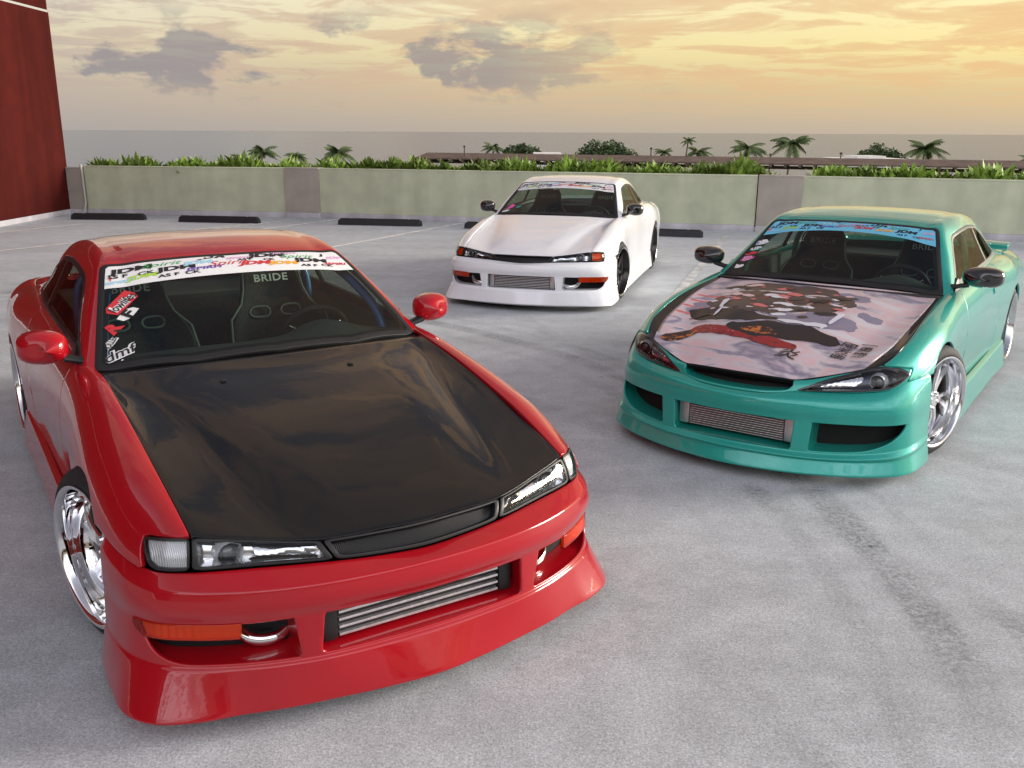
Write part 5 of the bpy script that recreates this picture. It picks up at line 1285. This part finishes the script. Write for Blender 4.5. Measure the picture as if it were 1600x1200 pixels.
def teal_prints(c):
    dr = c.dr; sh = c.shield
    def card(cx, cy, w, h, m, ang=-6):
        ca, sa = math.cos(R(ang)), math.sin(R(ang)); return put_poly(dr, [(cx - (a * sa + b * ca) * .85, cy + a * ca - b * sa) for a, b in ((-w, -h), (w, -h), (w, h), (-w, h))], MATS[m], sh, 'sticker', .0015)
    s_ = card(-.885, -.545, .055, .026, 'ink_white', 8); s2 = card(-.882, -.545, .050, .018, 'ink_blue', 8)
    put_text(dr, 'DA', -.886, -.545, .036, MATS['ink_white'], s2, 'sticker_lettering', .003, 8, .06, .2, 1.6, .85)
    s_ = card(-.826, -.562, .056, .022, 'ink_teal', 8); put_text(dr, 'RIP', -.826, -.562, .034, MATS['ink_white'], s_, 'sticker_lettering', .003, 8, .03, 0, 1.4, .85)
    card(-.782, -.580, .056, .018, 'ink_red', 8)
    s_ = card(-.732, -.596, .058, .026, 'ink_pink', 8); put_text(dr, 'lowlifes', -.732, -.596, .040, MATS['ink_hot_pink'], s_, 'sticker_lettering', .003, 8, .0, .3, .8, .85)
    put_poly(dr, [(-.665, -.655), (-.690, -.630), (-.670, -.615), (-.680, -.560), (-.650, -.575), (-.635, -.615)], MATS['ink_white'], sh, 'sticker', .002)
    # ---- bonnet print: an abstract warrior scene
    a, f_ = c.H.mesh(); hd = Drape(a[:, :3], f_)
    b_, fb, _ = clip(a, f_, np.abs(a[:, 3]) - 5.75 + .12 * np.clip((.9 - a[:, 4]) / .9, 0, 1)); N = vnormals(b_[:, :3], fb); N = N if N[:, 2].mean() > 0 else -N
    pr = mesh_obj('bonnet_print', b_[:, :3] + .0010 * N, fb, MATS['hood_print'], c.hood, True)
    lay = [0]; jr = random.Random(7)
    def rough(P, amp=.16, n=2):
        P = [np.array(p, float) for p in P]
        for q in range(n):
            out = []
            for i in range(len(P)):
                a_, b2 = P[i], P[(i + 1) % len(P)]; d = b2 - a_; out += [a_, (a_ + b2) / 2 + np.array([-d[1], d[0]]) * jr.uniform(-amp, amp)]
            P = out
        return [tuple(p) for p in P]
    def poly(P, m, sm=True, amp=.16):
        lay[0] += 1; put_poly(hd, rough(P, amp) if sm else P, MATS[m], pr, 'print_shape', .0012 + .000028 * lay[0], .03)
    def streak(x0, y0, x1, y1, w0, w1, m):
        d = np.array([x1 - x0, y1 - y0]); n = np.array([-d[1], d[0]]) / np.linalg.norm(d)
        poly([(x0 + n[0] * w0, y0 + n[1] * w0), (x1 + n[0] * w1, y1 + n[1] * w1), (x1 - n[0] * w1, y1 - n[1] * w1), (x0 - n[0] * w0, y0 - n[1] * w0)], m, False)
    for i_, c_ in dict(p_rose=(.62, .16, .16), p_smoke=(.24, .22, .30), p_pale=(.72, .72, .78), p_brown=(.070, .048, .042), p_night=(.010, .008, .010), p_blush=(.70, .48, .50), p_gold=(.62, .30, .10), p_ink_blue=(.10, .16, .34), p_script=(.30, .29, .33)).items(): pm(i_, c_, .45, coat=.25, coat_rough=.08, spec=.3)
    for x_ in (-.10, .0, .10, .21): streak(x_, -.66, x_ + .02, -.28, .015, .012, 'p_rose')
    for P in ([(.02, -.60), (-.04, -.48), (.0, -.34), (.12, -.36), (.20, -.44), (.17, -.58)], [(-.30, .10), (-.36, .22), (-.30, .36), (-.20, .34), (-.16, .22), (-.20, .10)], [(.06, .10), (.04, .24), (.10, .38), (.17, .42), (.25, .40), (.28, .26), (.22, .10)], [(.18, -.10), (.14, .02), (.2, .16), (.28, .2), (.31, .02)], [(-.05, .36), (-.02, .47), (.05, .52), (.08, .46), (.04, .36)]): poly(P, 'p_smoke', True, .3)
    # brown mass of armour and hair, broken by pale lightning-like edges
    poly([(-.36, -.42), (-.40, -.2), (-.40, .0), (-.38, .14), (-.30, .18), (-.255, .14), (-.25, -.2), (-.265, -.46)], 'p_brown')
    poly([(-.21, -.42), (-.225, -.2), (-.22, .0), (-.235, .15), (-.215, .30), (-.13, .33), (-.06, .26), (.03, .24), (.07, .08), (.12, -.08), (.17, -.28), (.13, -.46), (.04, -.54), (-.06, -.50), (-.12, -.44)], 'p_brown')
    for P in ([(-.10, -.50), (-.13, -.40), (-.06, -.34), (.02, -.36), (.03, -.46), (-.03, -.50)], [(-.18, -.30), (-.19, -.14), (-.13, -.10), (-.08, -.2), (-.10, -.3)], [(.0, -.26), (-.03, -.10), (.04, -.02), (.10, -.12), (.10, -.26)], [(-.14, .02), (-.17, .20), (-.08, .24), (-.03, .14), (-.06, .02)], [(-.06, -.14), (-.09, -.02), (-.03, .02), (.01, -.06)]): poly(P, 'armour_print', True, .25)
    for P in ([(-.20, -.44), (-.19, -.30), (-.15, -.24), (-.17, -.10), (-.15, -.04), (-.14, -.10), (-.125, -.24), (-.165, -.31)], [(-.06, -.34), (-.02, -.22), (-.05, -.10), (-.02, .0), (-.04, .08), (.0, .14), (.012, .10), (-.01, .05), (.005, -.02), (-.025, -.10), (.0, -.22), (-.045, -.35)], [(-.13, .0), (-.10, .10), (-.12, .20), (-.09, .28), (-.08, .22), (-.07, .10), (-.11, -.01)], [(-.215, .0), (-.19, .08), (-.205, .18), (-.18, .20), (-.175, .08), (-.20, -.01)], [(.06, -.30), (.09, -.18), (.07, -.06), (.10, -.02), (.10, -.08), (.11, -.18), (.08, -.31)]): poly(P, 'p_pale', True, .3)
    for y0 in np.linspace(-.30, .18, 9): streak(-.245, y0, -.243, y0 + .03, .003, .004, 'p_pale')
    poly([(.165, -.60), (.10, -.42), (.13, -.30), (.15, -.18), (.20, -.02), (.235, -.0), (.25, -.08), (.30, -.16), (.31, -.34), (.27, -.52)], 'p_night')
    for k in range(90):
        x_, y_ = jr.uniform(-.34, .16), jr.uniform(-.50, .30); r_ = jr.uniform(.008, .030); m_ = jr.choice(['p_night', 'p_night', 'p_brown', 'p_rose', 'p_blush', 'p_pale', 'p_smoke', 'armour_print']); st = jr.uniform(1.0, 3.2); a0 = jr.uniform(-.5, .5)
        poly([(x_ + r_ * (math.cos(t) * math.cos(a0) - st * math.sin(t) * math.sin(a0)), y_ + r_ * (math.cos(t) * math.sin(a0) + st * math.sin(t) * math.cos(a0))) for t in (0, 1.1, 2.3, 3.2, 4.3, 5.3)], m_, True, .22)
    for k in range(8): streak(.185 + .007 * k, -.47 + .052 * k, .188 + .007 * k, -.44 + .052 * k, .009, .009, 'p_rose')
    for k in range(6): streak(.225 + .007 * k, -.49 + .055 * k, .228 + .007 * k, -.46 + .055 * k, .006, .006, 'gauntlet_print')
    streak(.215, -.54, .268, -.12, .005, .004, 'p_gold'); streak(.15, -.20, .185, -.01, .004, .003, 'p_pale')
    poly([(.30, -.40), (.28, -.32), (.36, -.35), (.44, -.42), (.50, -.50), (.545, -.56), (.60, -.56), (.63, -.50), (.58, -.44), (.47, -.37), (.39, -.33)], 'gauntlet_print')
    poly([(.395, -.42), (.40, -.25), (.44, -.06), (.50, .12), (.545, .22), (.575, .20), (.56, .0), (.52, -.16), (.49, -.34), (.46, -.44)], 'cord_print')
    for k in range(6): streak(.415 + .004 * k, -.34 + .02 * k, .455 + .004 * k, -.30 + .035 * k, .003, .002, 'p_pale')
    poly([(.33, -.24), (.29, -.10), (.27, .0), (.285, .10), (.31, .24), (.345, .36), (.40, .41), (.455, .34), (.475, .16), (.48, -.02), (.445, -.16), (.39, -.26)], 'p_night')
    poly([(.375, -.17), (.36, -.06), (.395, .04), (.435, .07), (.45, -.03), (.43, -.14)], 'gauntlet_print')
    streak(.46, -.10, .445, .24, .005, .004, 'p_gold'); streak(.58, -.22, .50, .32, .004, .003, 'p_gold')
    poly([(.24, -.02), (.22, .06), (.235, .14), (.22, .22), (.25, .28), (.27, .22), (.262, .14), (.275, .06), (.262, -.03)], 'p_pale', True, .3)
    streak(-.05, -.425, .34, -.365, .020, .006, 'p_pale'); streak(.34, -.365, .46, -.35, .006, .004, 'p_gold')
    streak(.40, -.64, .20, -.40, .007, .012, 'p_night'); streak(.46, -.62, .41, -.25, .006, .005, 'p_ink_blue')
    streak(-.275, -.50, -.225, -.20, .006, .009, 'p_night'); streak(-.235, -.20, -.225, .06, .007, .005, 'p_night'); streak(-.225, .06, -.205, .20, .006, .004, 'p_rose')
    for k in range(14): streak(-.205 + .0028 * k, .21 + .018 * k, -.192 + .0028 * k, .222 + .018 * k, .004, .003, 'p_ink_blue')
    streak(-.14, .18, .0, .63, .004, .004, 'p_gold'); streak(.08, -.02, .20, .64, .005, .004, 'p_gold'); streak(.20, .20, .28, .62, .004, .003, 'p_gold')
    streak(.03, .30, .22, .27, .020, .012, 'p_pale'); streak(.22, .27, .45, .20, .012, .002, 'p_pale')
    rnd = random.Random(3)
    for k in range(40):
        y_ = .17 + .0085 * k; x0 = -.37 + .02 * math.sin(k * 1.7)
        for q in range(3): streak(x0 + .05 * q, y_, x0 + .05 * q + rnd.uniform(.02, .04), y_ + rnd.uniform(-.006, .006), .0012, .0010, 'p_script')
    for k, (ch, x_, y_, h_) in enumerate((('炎', .620, .190, .10), ('國', .395, .440, .066), ('芳', .462, .432, .064), ('画', .527, .424, .060), ('一', .350, .535, .008), ('勇', .405, .525, .064), ('齋', .478, .517, .068))):
        put_text(hd, ch, x_, y_, h_, MATS['ink_black'], pr, 'print_lettering', .0065, -4, .01, .12, 1.15, .95)
    for x_ in (.39, .425): poly([(x_, .565), (x_ + .012, .59), (x_, .618), (x_ - .012, .59)], 'p_smoke')
    for q in (-.018, .018):
        poly([(.575 + .012 * math.sin(t) - .2 * q, .385 + q + .016 * math.cos(t)) for t in np.linspace(0, 2 * math.pi, 9)[:-1]], 'p_rose')
teal_prints(teal)

# ================================================================== planting along the wall and the shore beyond
pm('leaf_light', (.24, .36, .06), .55, noise=.35, nscale=9); pm('leaf_dark', (.075, .115, .040), .6, noise=.4, nscale=1.2); pm('leaf_palm', (.105, .15, .05), .55, noise=.35, nscale=.8)
pm('bark', (.14, .105, .08), .9, noise=.3, nscale=6); pm('soil', (.05, .035, .025), .95); pm('roof_brown', (.115, .075, .058), .8, noise=.25, nscale=2); pm('post_tan', (.36, .29, .23), .8)
pm('white_render', (.72, .70, .66), .8, noise=.06, nscale=2); pm('door_red', (.25, .02, .02), .6); pm('lamp_pole', (.05, .045, .042), .6); pm('dark_pane', (.03, .035, .04), .15)
def vary(name):
    m = MATS[name]; nt = m.node_tree; b = nt.nodes['Principled BSDF']; oi = nt.nodes.new('ShaderNodeObjectInfo'); mr = nt.nodes.new('ShaderNodeMapRange'); mr.inputs[3].default_value = .55; mr.inputs[4].default_value = 1.25
    nt.links.new(oi.outputs['Random'], mr.inputs[0]); lk = b.inputs['Base Color'].links[0]; src = lk.from_socket; sc = nt.nodes.new('ShaderNodeVectorMath'); sc.operation = 'SCALE'
    nt.links.new(src, sc.inputs[0]); nt.links.new(mr.outputs[0], sc.inputs[3]); nt.links.new(sc.outputs[0], b.inputs['Base Color'])
vary('leaf_light')
def clump_mesh(seed):
    rnd = random.Random(seed); V = []; Fc = []
    for k in range(180):
        a = rnd.uniform(0, 2 * math.pi); r_ = .23 * math.sqrt(rnd.random()); bx, by = r_ * math.cos(a), r_ * .8 * math.sin(a)
        h = rnd.uniform(.12, .33) * (1.15 - r_ * 1.6); z0 = rnd.uniform(.0, .16); w = rnd.uniform(.024, .042)
        la = rnd.uniform(0, 2 * math.pi); lean = rnd.uniform(.05, .95); dx, dy = lean * math.cos(la), lean * math.sin(la); nx, ny = -math.sin(la), math.cos(la)
        n = len(V)
        for t, ww in ((0, .35), (.45, 1.0), (.8, .7), (1.0, .05)):
            hx = h * t; cx, cy, cz = bx + dx * h * t * (.6 + .6 * t), by + dy * h * t * (.6 + .6 * t), z0 + hx * (1 - .18 * lean * t)
            V += [(cx - nx * w * ww, cy - ny * w * ww, cz), (cx + nx * w * ww, cy + ny * w * ww, cz)]
        for i in range(3): Fc.append((n + 2 * i, n + 2 * i + 1, n + 2 * i + 3, n + 2 * i + 2))
    me = bpy.data.meshes.new('leafy_plant'); me.from_pydata(V, [], Fc); me.update(); me.materials.append(MATS['leaf_light']); return me
clumps = [clump_mesh(s) for s in range(5)]
rnd = random.Random(11)
for i in range(4):
    d = WALL[i + 1] - WALL[i]; L_ = d.length; n = Vector((-d.y, d.x, 0)).normalized(); ang = math.atan2(d.y, d.x)
    mid = (WALL[i] + WALL[i + 1]) / 2 + n * .62
    tag(MB().box((0, 0, 0), (L_ - .02, .70, .66)).build('planter_soil', MATS['soil'], None, loc=(mid.x, mid.y, .38), rot=(0, 0, ang)), kind='structure')
    t = .15
    while t < L_:
        p = WALL[i] + d * (t / L_) + n * rnd.uniform(.52, .72); s = rnd.uniform(.85, 1.25)
        px = p.x / p.y
        skip = (-.44 > px) or (-.245 < px < -.165 and rnd.random() < .55) or (.285 < px < .325) or rnd.random() < .05
        if not skip:
            o = bpy.data.objects.new('leafy_plant', rnd.choice(clumps)); COL.objects.link(o); o.location = (p.x, p.y, .70); o.rotation_euler = (0, 0, rnd.uniform(0, 6.28)); o.scale = (s * rnd.uniform(1.0, 1.35), s, s * rnd.uniform(.8, 1.25))
            tag(o, ('light green leafy plant behind the wall between red building and first pillar', 'light green leafy plant behind the long wall between the two taupe pillars', 'light green leafy plant behind the wall section by the teal coupe roof', 'light green leafy plant behind the wall section by the teal coupe roof')[i], 'plant', ('plants between the red building and the first pillar', 'plants between the two taupe pillars', 'plants behind the teal coupe', 'plants behind the teal coupe')[i])
        t += rnd.uniform(.15, .25)

# covered walkway beyond the wall: brown roof on tan posts
WA, WB = Vector((-5.0, 48, 0)), Vector((34.0, 33.2, 0)); wd = WB - WA; wL = wd.length; wang = math.atan2(wd.y, wd.x); GZ = -6.05
wk = empty('covered_walkway', (WA.x, WA.y, GZ), wang); tag(wk, 'long covered walkway with brown roof and tan posts beyond the planter', 'walkway roof')
def zz(z): return z - GZ
b = MB(); b.add([(0, -.05, zz(.43)), (wL, -.05, zz(.43)), (wL, 1.5, zz(.66)), (0, 1.5, zz(.66)), (0, 3.0, zz(.43)), (wL, 3.0, zz(.43)), (0, -.05, zz(.37)), (wL, -.05, zz(.37)), (wL, 3, zz(.37)), (0, 3, zz(.37))],
      [(0, 1, 2, 3), (3, 2, 5, 4), (6, 7, 1, 0), (9, 6, 0, 4), (3, 0, 4), (7, 8, 5), (1, 7, 5, 2), (4, 5, 8, 9), (6, 9, 8, 7)]); b.build('roof', MATS['roof_brown'], wk)
for k in range(int(wL / .62)): MB().box((.2 + .62 * k, .35, zz(.325)), (.11, 1.0, .11)).build('rafter', MATS['roof_brown'], wk)
MB().box((wL / 2, .55, zz(.24)), (wL - .4, .14, .14)).build('beam', MATS['roof_brown'], wk)
k = 0; xx = .6
while xx < wL:
    MB().box((xx, .55, zz(.165) / 2), (.17, .17, zz(.165)), bev=.01).build('post', MATS['post_tan'], wk); xx += 4.1
for i, (px, Y, top) in enumerate(((-2.45, 47.5, .95), (6.7, 46, .92), (12.1, 44.5, .70), (14.9, 43, .80), (23.4, 42, .70))):
    o = empty('lamp_post', (px, Y, GZ)); MB().tube([(0, 0, 0), (0, 0, zz(top))], [.035, .028], 8).build('pole', MATS['lamp_pole'], o); MB().box((0, 0, zz(top) + .05), (.11, .10, .09), bev=.02).build('lantern', MATS['lamp_pole'], o)
    tag(o, ['dark lamp post near the end of the walkway roof', 'dark lamp post between white coupe roof and palms', 'dark lamp post beside the tallest palm', 'dark lamp post in front of the dark tree', 'dark lamp post at the far stretch of the walkway'][i], 'lamp post', 'lamp posts along the walkway')
def hut(x0, x1, Y, ztop, lab):
    o = empty('white_building', ((x0 + x1) / 2, Y, GZ)); w = x1 - x0; h = ztop - GZ
    MB().box((0, 2, h / 2), (w, 4, h)).build('wall', MATS['white_render'], o); MB().box((0, 2, h + .08), (w * .42, 2.4, .16)).build('roof_parapet', MATS['white_render'], o)
    MB().box((w * .16, -.03, h - 1.6), (.75, .05, 1.9)).build('door', MATS['door_red'], o)
    for k in (-.30, -.08): MB().box((w * k, -.02, h - .95), (.5, .04, .35)).build('window', MATS['dark_pane'], o)
    tag(o, lab, 'building')
hut(.1, 4.2, 58, .30, 'small white building under the walkway roof behind the white coupe'); hut(20.2, 24.4, 58, .22, 'small white building under the walkway roof behind the teal coupe')

def palm_crown(seed, nf=17):
    rnd = random.Random(seed); V = []; Fc = []
    for k in range(nf):
        a = 2 * math.pi * k / nf + rnd.uniform(-.25, .25); up = rnd.uniform(-.15, 1.15); L_ = rnd.uniform(2.1, 2.8); ca, sa = math.cos(a), math.sin(a); pts = []
        for i in range(11):
            t = i / 10; r_ = L_ * t * math.cos(up * (1 - .3 * t)); z = L_ * t * math.sin(up) * .85 - 1.25 * t * t * (1.25 - .45 * up) * L_ * .42
            pts.append((r_ * ca, r_ * sa, z))
        for i in range(1, 11):
            p = Vector(pts[i]); q = Vector(pts[i - 1]); d = (p - q).normalized(); s_ = Vector((-sa, ca, 0)); t = i / 10
            ll = .75 * math.sin(math.pi * min(.95, .18 + .8 * t)) + .08
            for sg in (1, -1):
                for e in (0, .33, .67):
                    c_ = q + (p - q) * e; tip = c_ + (s_ * sg * .72 + d * .62 + Vector((0, 0, -.42 - rnd.uniform(0, .3)))) * ll; n = len(V)
                    V += [tuple(c_), tuple(c_ + d * .15), tuple(tip)]; Fc.append((n, n + 1, n + 2))
            n = len(V); w = .035; V += [tuple(q - s_ * w), tuple(q + s_ * w), tuple(p + s_ * w), tuple(p - s_ * w)]; Fc.append((n, n + 1, n + 2, n + 3))
    me = bpy.data.meshes.new('crown'); me.from_pydata(V, [], Fc); me.update(); me.materials.append(MATS['leaf_palm']); return me
crowns = [palm_crown(s) for s in (1, 2, 3, 4)]
def palm(px, py, D, sc, lab, i):
    """crown centre seen at photograph column px, row py when standing D metres off"""
    x = (px - 800) / F_PX * D * 1.0; zc_ = CAM_H - D * (py - Y_HOR) / F_PX; gz = -7.4
    o = empty('palm_tree', (x, D, gz)); h = zc_ - gz; cr = bpy.data.objects.new('crown', crowns[i % 4]); COL.objects.link(cr); cr.parent = o; cr.location = (.25, 0, h); cr.scale = (sc * 1.12,) * 3; cr.rotation_euler = (0, 0, i * 1.3)
    MB().tube([(0, 0, 0), (-.1, 0, h * .4), (.05, 0, h * .75), (.25, 0, h + .05)], [.22, .16, .13, .11], 8).build('trunk', MATS['bark'], o, True)
    tag(o, lab, 'palm tree', 'palms along the shore')
for i, (px, py, D, sc, lab) in enumerate((
  (417, 237, 130, .95, 'coconut palm left of the pillar, tallest above the left planter'), (468, 243, 135, .72, 'small palm just left of the first pillar top'), (530, 239, 128, 1.05, 'spreading palm just right of the first pillar'),
  (380, 246, 138, .62, 'low palm among the left planter leaves'), (768, 229, 135, .72, 'upright palm above the end of the walkway roof'), (1027, 234, 140, .66, 'small palm right of the round bushes'),
  (1062, 217, 150, .50, 'slim tall palm rising beside two shorter ones'), (1077, 234, 138, .85, 'palm with tips touching the slim tall palm'), (1153, 228, 135, 1.08, 'full palm left of the tallest palm'),
  (1219, 220, 132, 1.18, 'tallest palm with its trunk showing below the walkway'), (1421, 228, 130, 1.18, 'palm growing out of the right edge of the dark tree'), (1585, 244, 130, .78, 'palm at the far stretch of the walkway roof'),
  (180, 256, 120, .55, 'stubby palm next to the red building'))): palm(px, py, D, sc, lab, i)
def leaf_mass(seed, lobes, n, size):
    rnd = random.Random(seed); V = []; Fc = []; tot = sum(l[3] * l[4] for l in lobes)
    for (cx, cy, cz, rx, rz) in lobes:
        for k in range(int(n * rx * rz / tot)):
            a = rnd.uniform(0, 2 * math.pi); u = rnd.uniform(-.6, 1); s_ = math.sqrt(max(0, 1 - u * u)); q = rnd.uniform(.62, 1.08); p = Vector((cx + rx * q * s_ * math.cos(a), cy + rx * q * s_ * math.sin(a), cz + rz * q * u))
            d1 = Vector((rnd.gauss(0, 1), rnd.gauss(0, 1), rnd.gauss(0, .7))).normalized(); d2 = d1.cross(Vector((rnd.gauss(0, 1), rnd.gauss(0, 1), rnd.gauss(0, 1)))).normalized(); w = size * rnd.uniform(.5, 1.2); m = len(V)
            V += [tuple(p - d1 * w), tuple(p + d2 * w * .5), tuple(p + d1 * w), tuple(p - d2 * w * .5)]; Fc.append((m, m + 1, m + 2, m + 3))
    return V, Fc
def tree(px0, px1, pytop, D, seed, lab, name='shade_tree'):
    x0, x1 = (px0 - 800) / F_PX * D, (px1 - 800) / F_PX * D; zt = CAM_H - D * (pytop - Y_HOR) / F_PX; gz = -6.6; o = empty(name, ((x0 + x1) / 2, D, gz)); w = (x1 - x0) / 2; h = zt - gz; rnd = random.Random(seed); lobes = []
    for k in range(9):
        t = (k + .5) / 9 * 2 - 1; rx = w * rnd.uniform(.24, .36); rz = h * rnd.uniform(.15, .22) * (1.1 - .25 * t * t)
        lobes.append((t * (w - rx * .8), rnd.uniform(-.5, .5) * w * .5, h * (.86 - .07 * t * t) + rnd.uniform(-.2, .1) - rz * .2, rx, rz))
    mx = max(l[2] + l[4] for l in lobes); lobes = [(a, b_, c_ + h - mx, d, e) for a, b_, c_, d, e in lobes]
    V, Fc = leaf_mass(seed, lobes, 5200, .16); mesh_obj('crown', V, Fc, MATS['leaf_dark'], o)
    b = MB(); b.tube([(0, 0, 0), (.1, 0, h * .35), (0, 0, h * .6)], [.28, .22, .16], 8)
    for l in lobes[::2]: b.tube([(0, 0, h * .45), (l[0] * .5, l[1] * .5, h * .6), (l[0], l[1], l[2])], [.14, .09, .04], 6)
    b.build('trunk', MATS['bark'], o, True); tag(o, lab, 'tree', 'dark trees beyond the walkway')
tree(780, 848, 222, 72, 5, 'rounded dark green tree above the walkway, left of two beside the white coupe roof'); tree(886, 995, 218, 74, 6, 'broad dark green tree above the walkway right of the small white building')
tree(1300, 1408, 219, 72, 7, 'dense dark tree behind the white building near the teal coupe roof'); tree(1240, 1290, 270, 70, 8, 'low dark bush seen below the walkway roof beside the tallest palm', 'shrub'); tree(1500, 1560, 262, 68, 9, 'dark bush under the walkway roof at its far stretch', 'shrub')
tree(560, 600, 250, 90, 10, 'small bush right of the spreading palm', 'shrub')
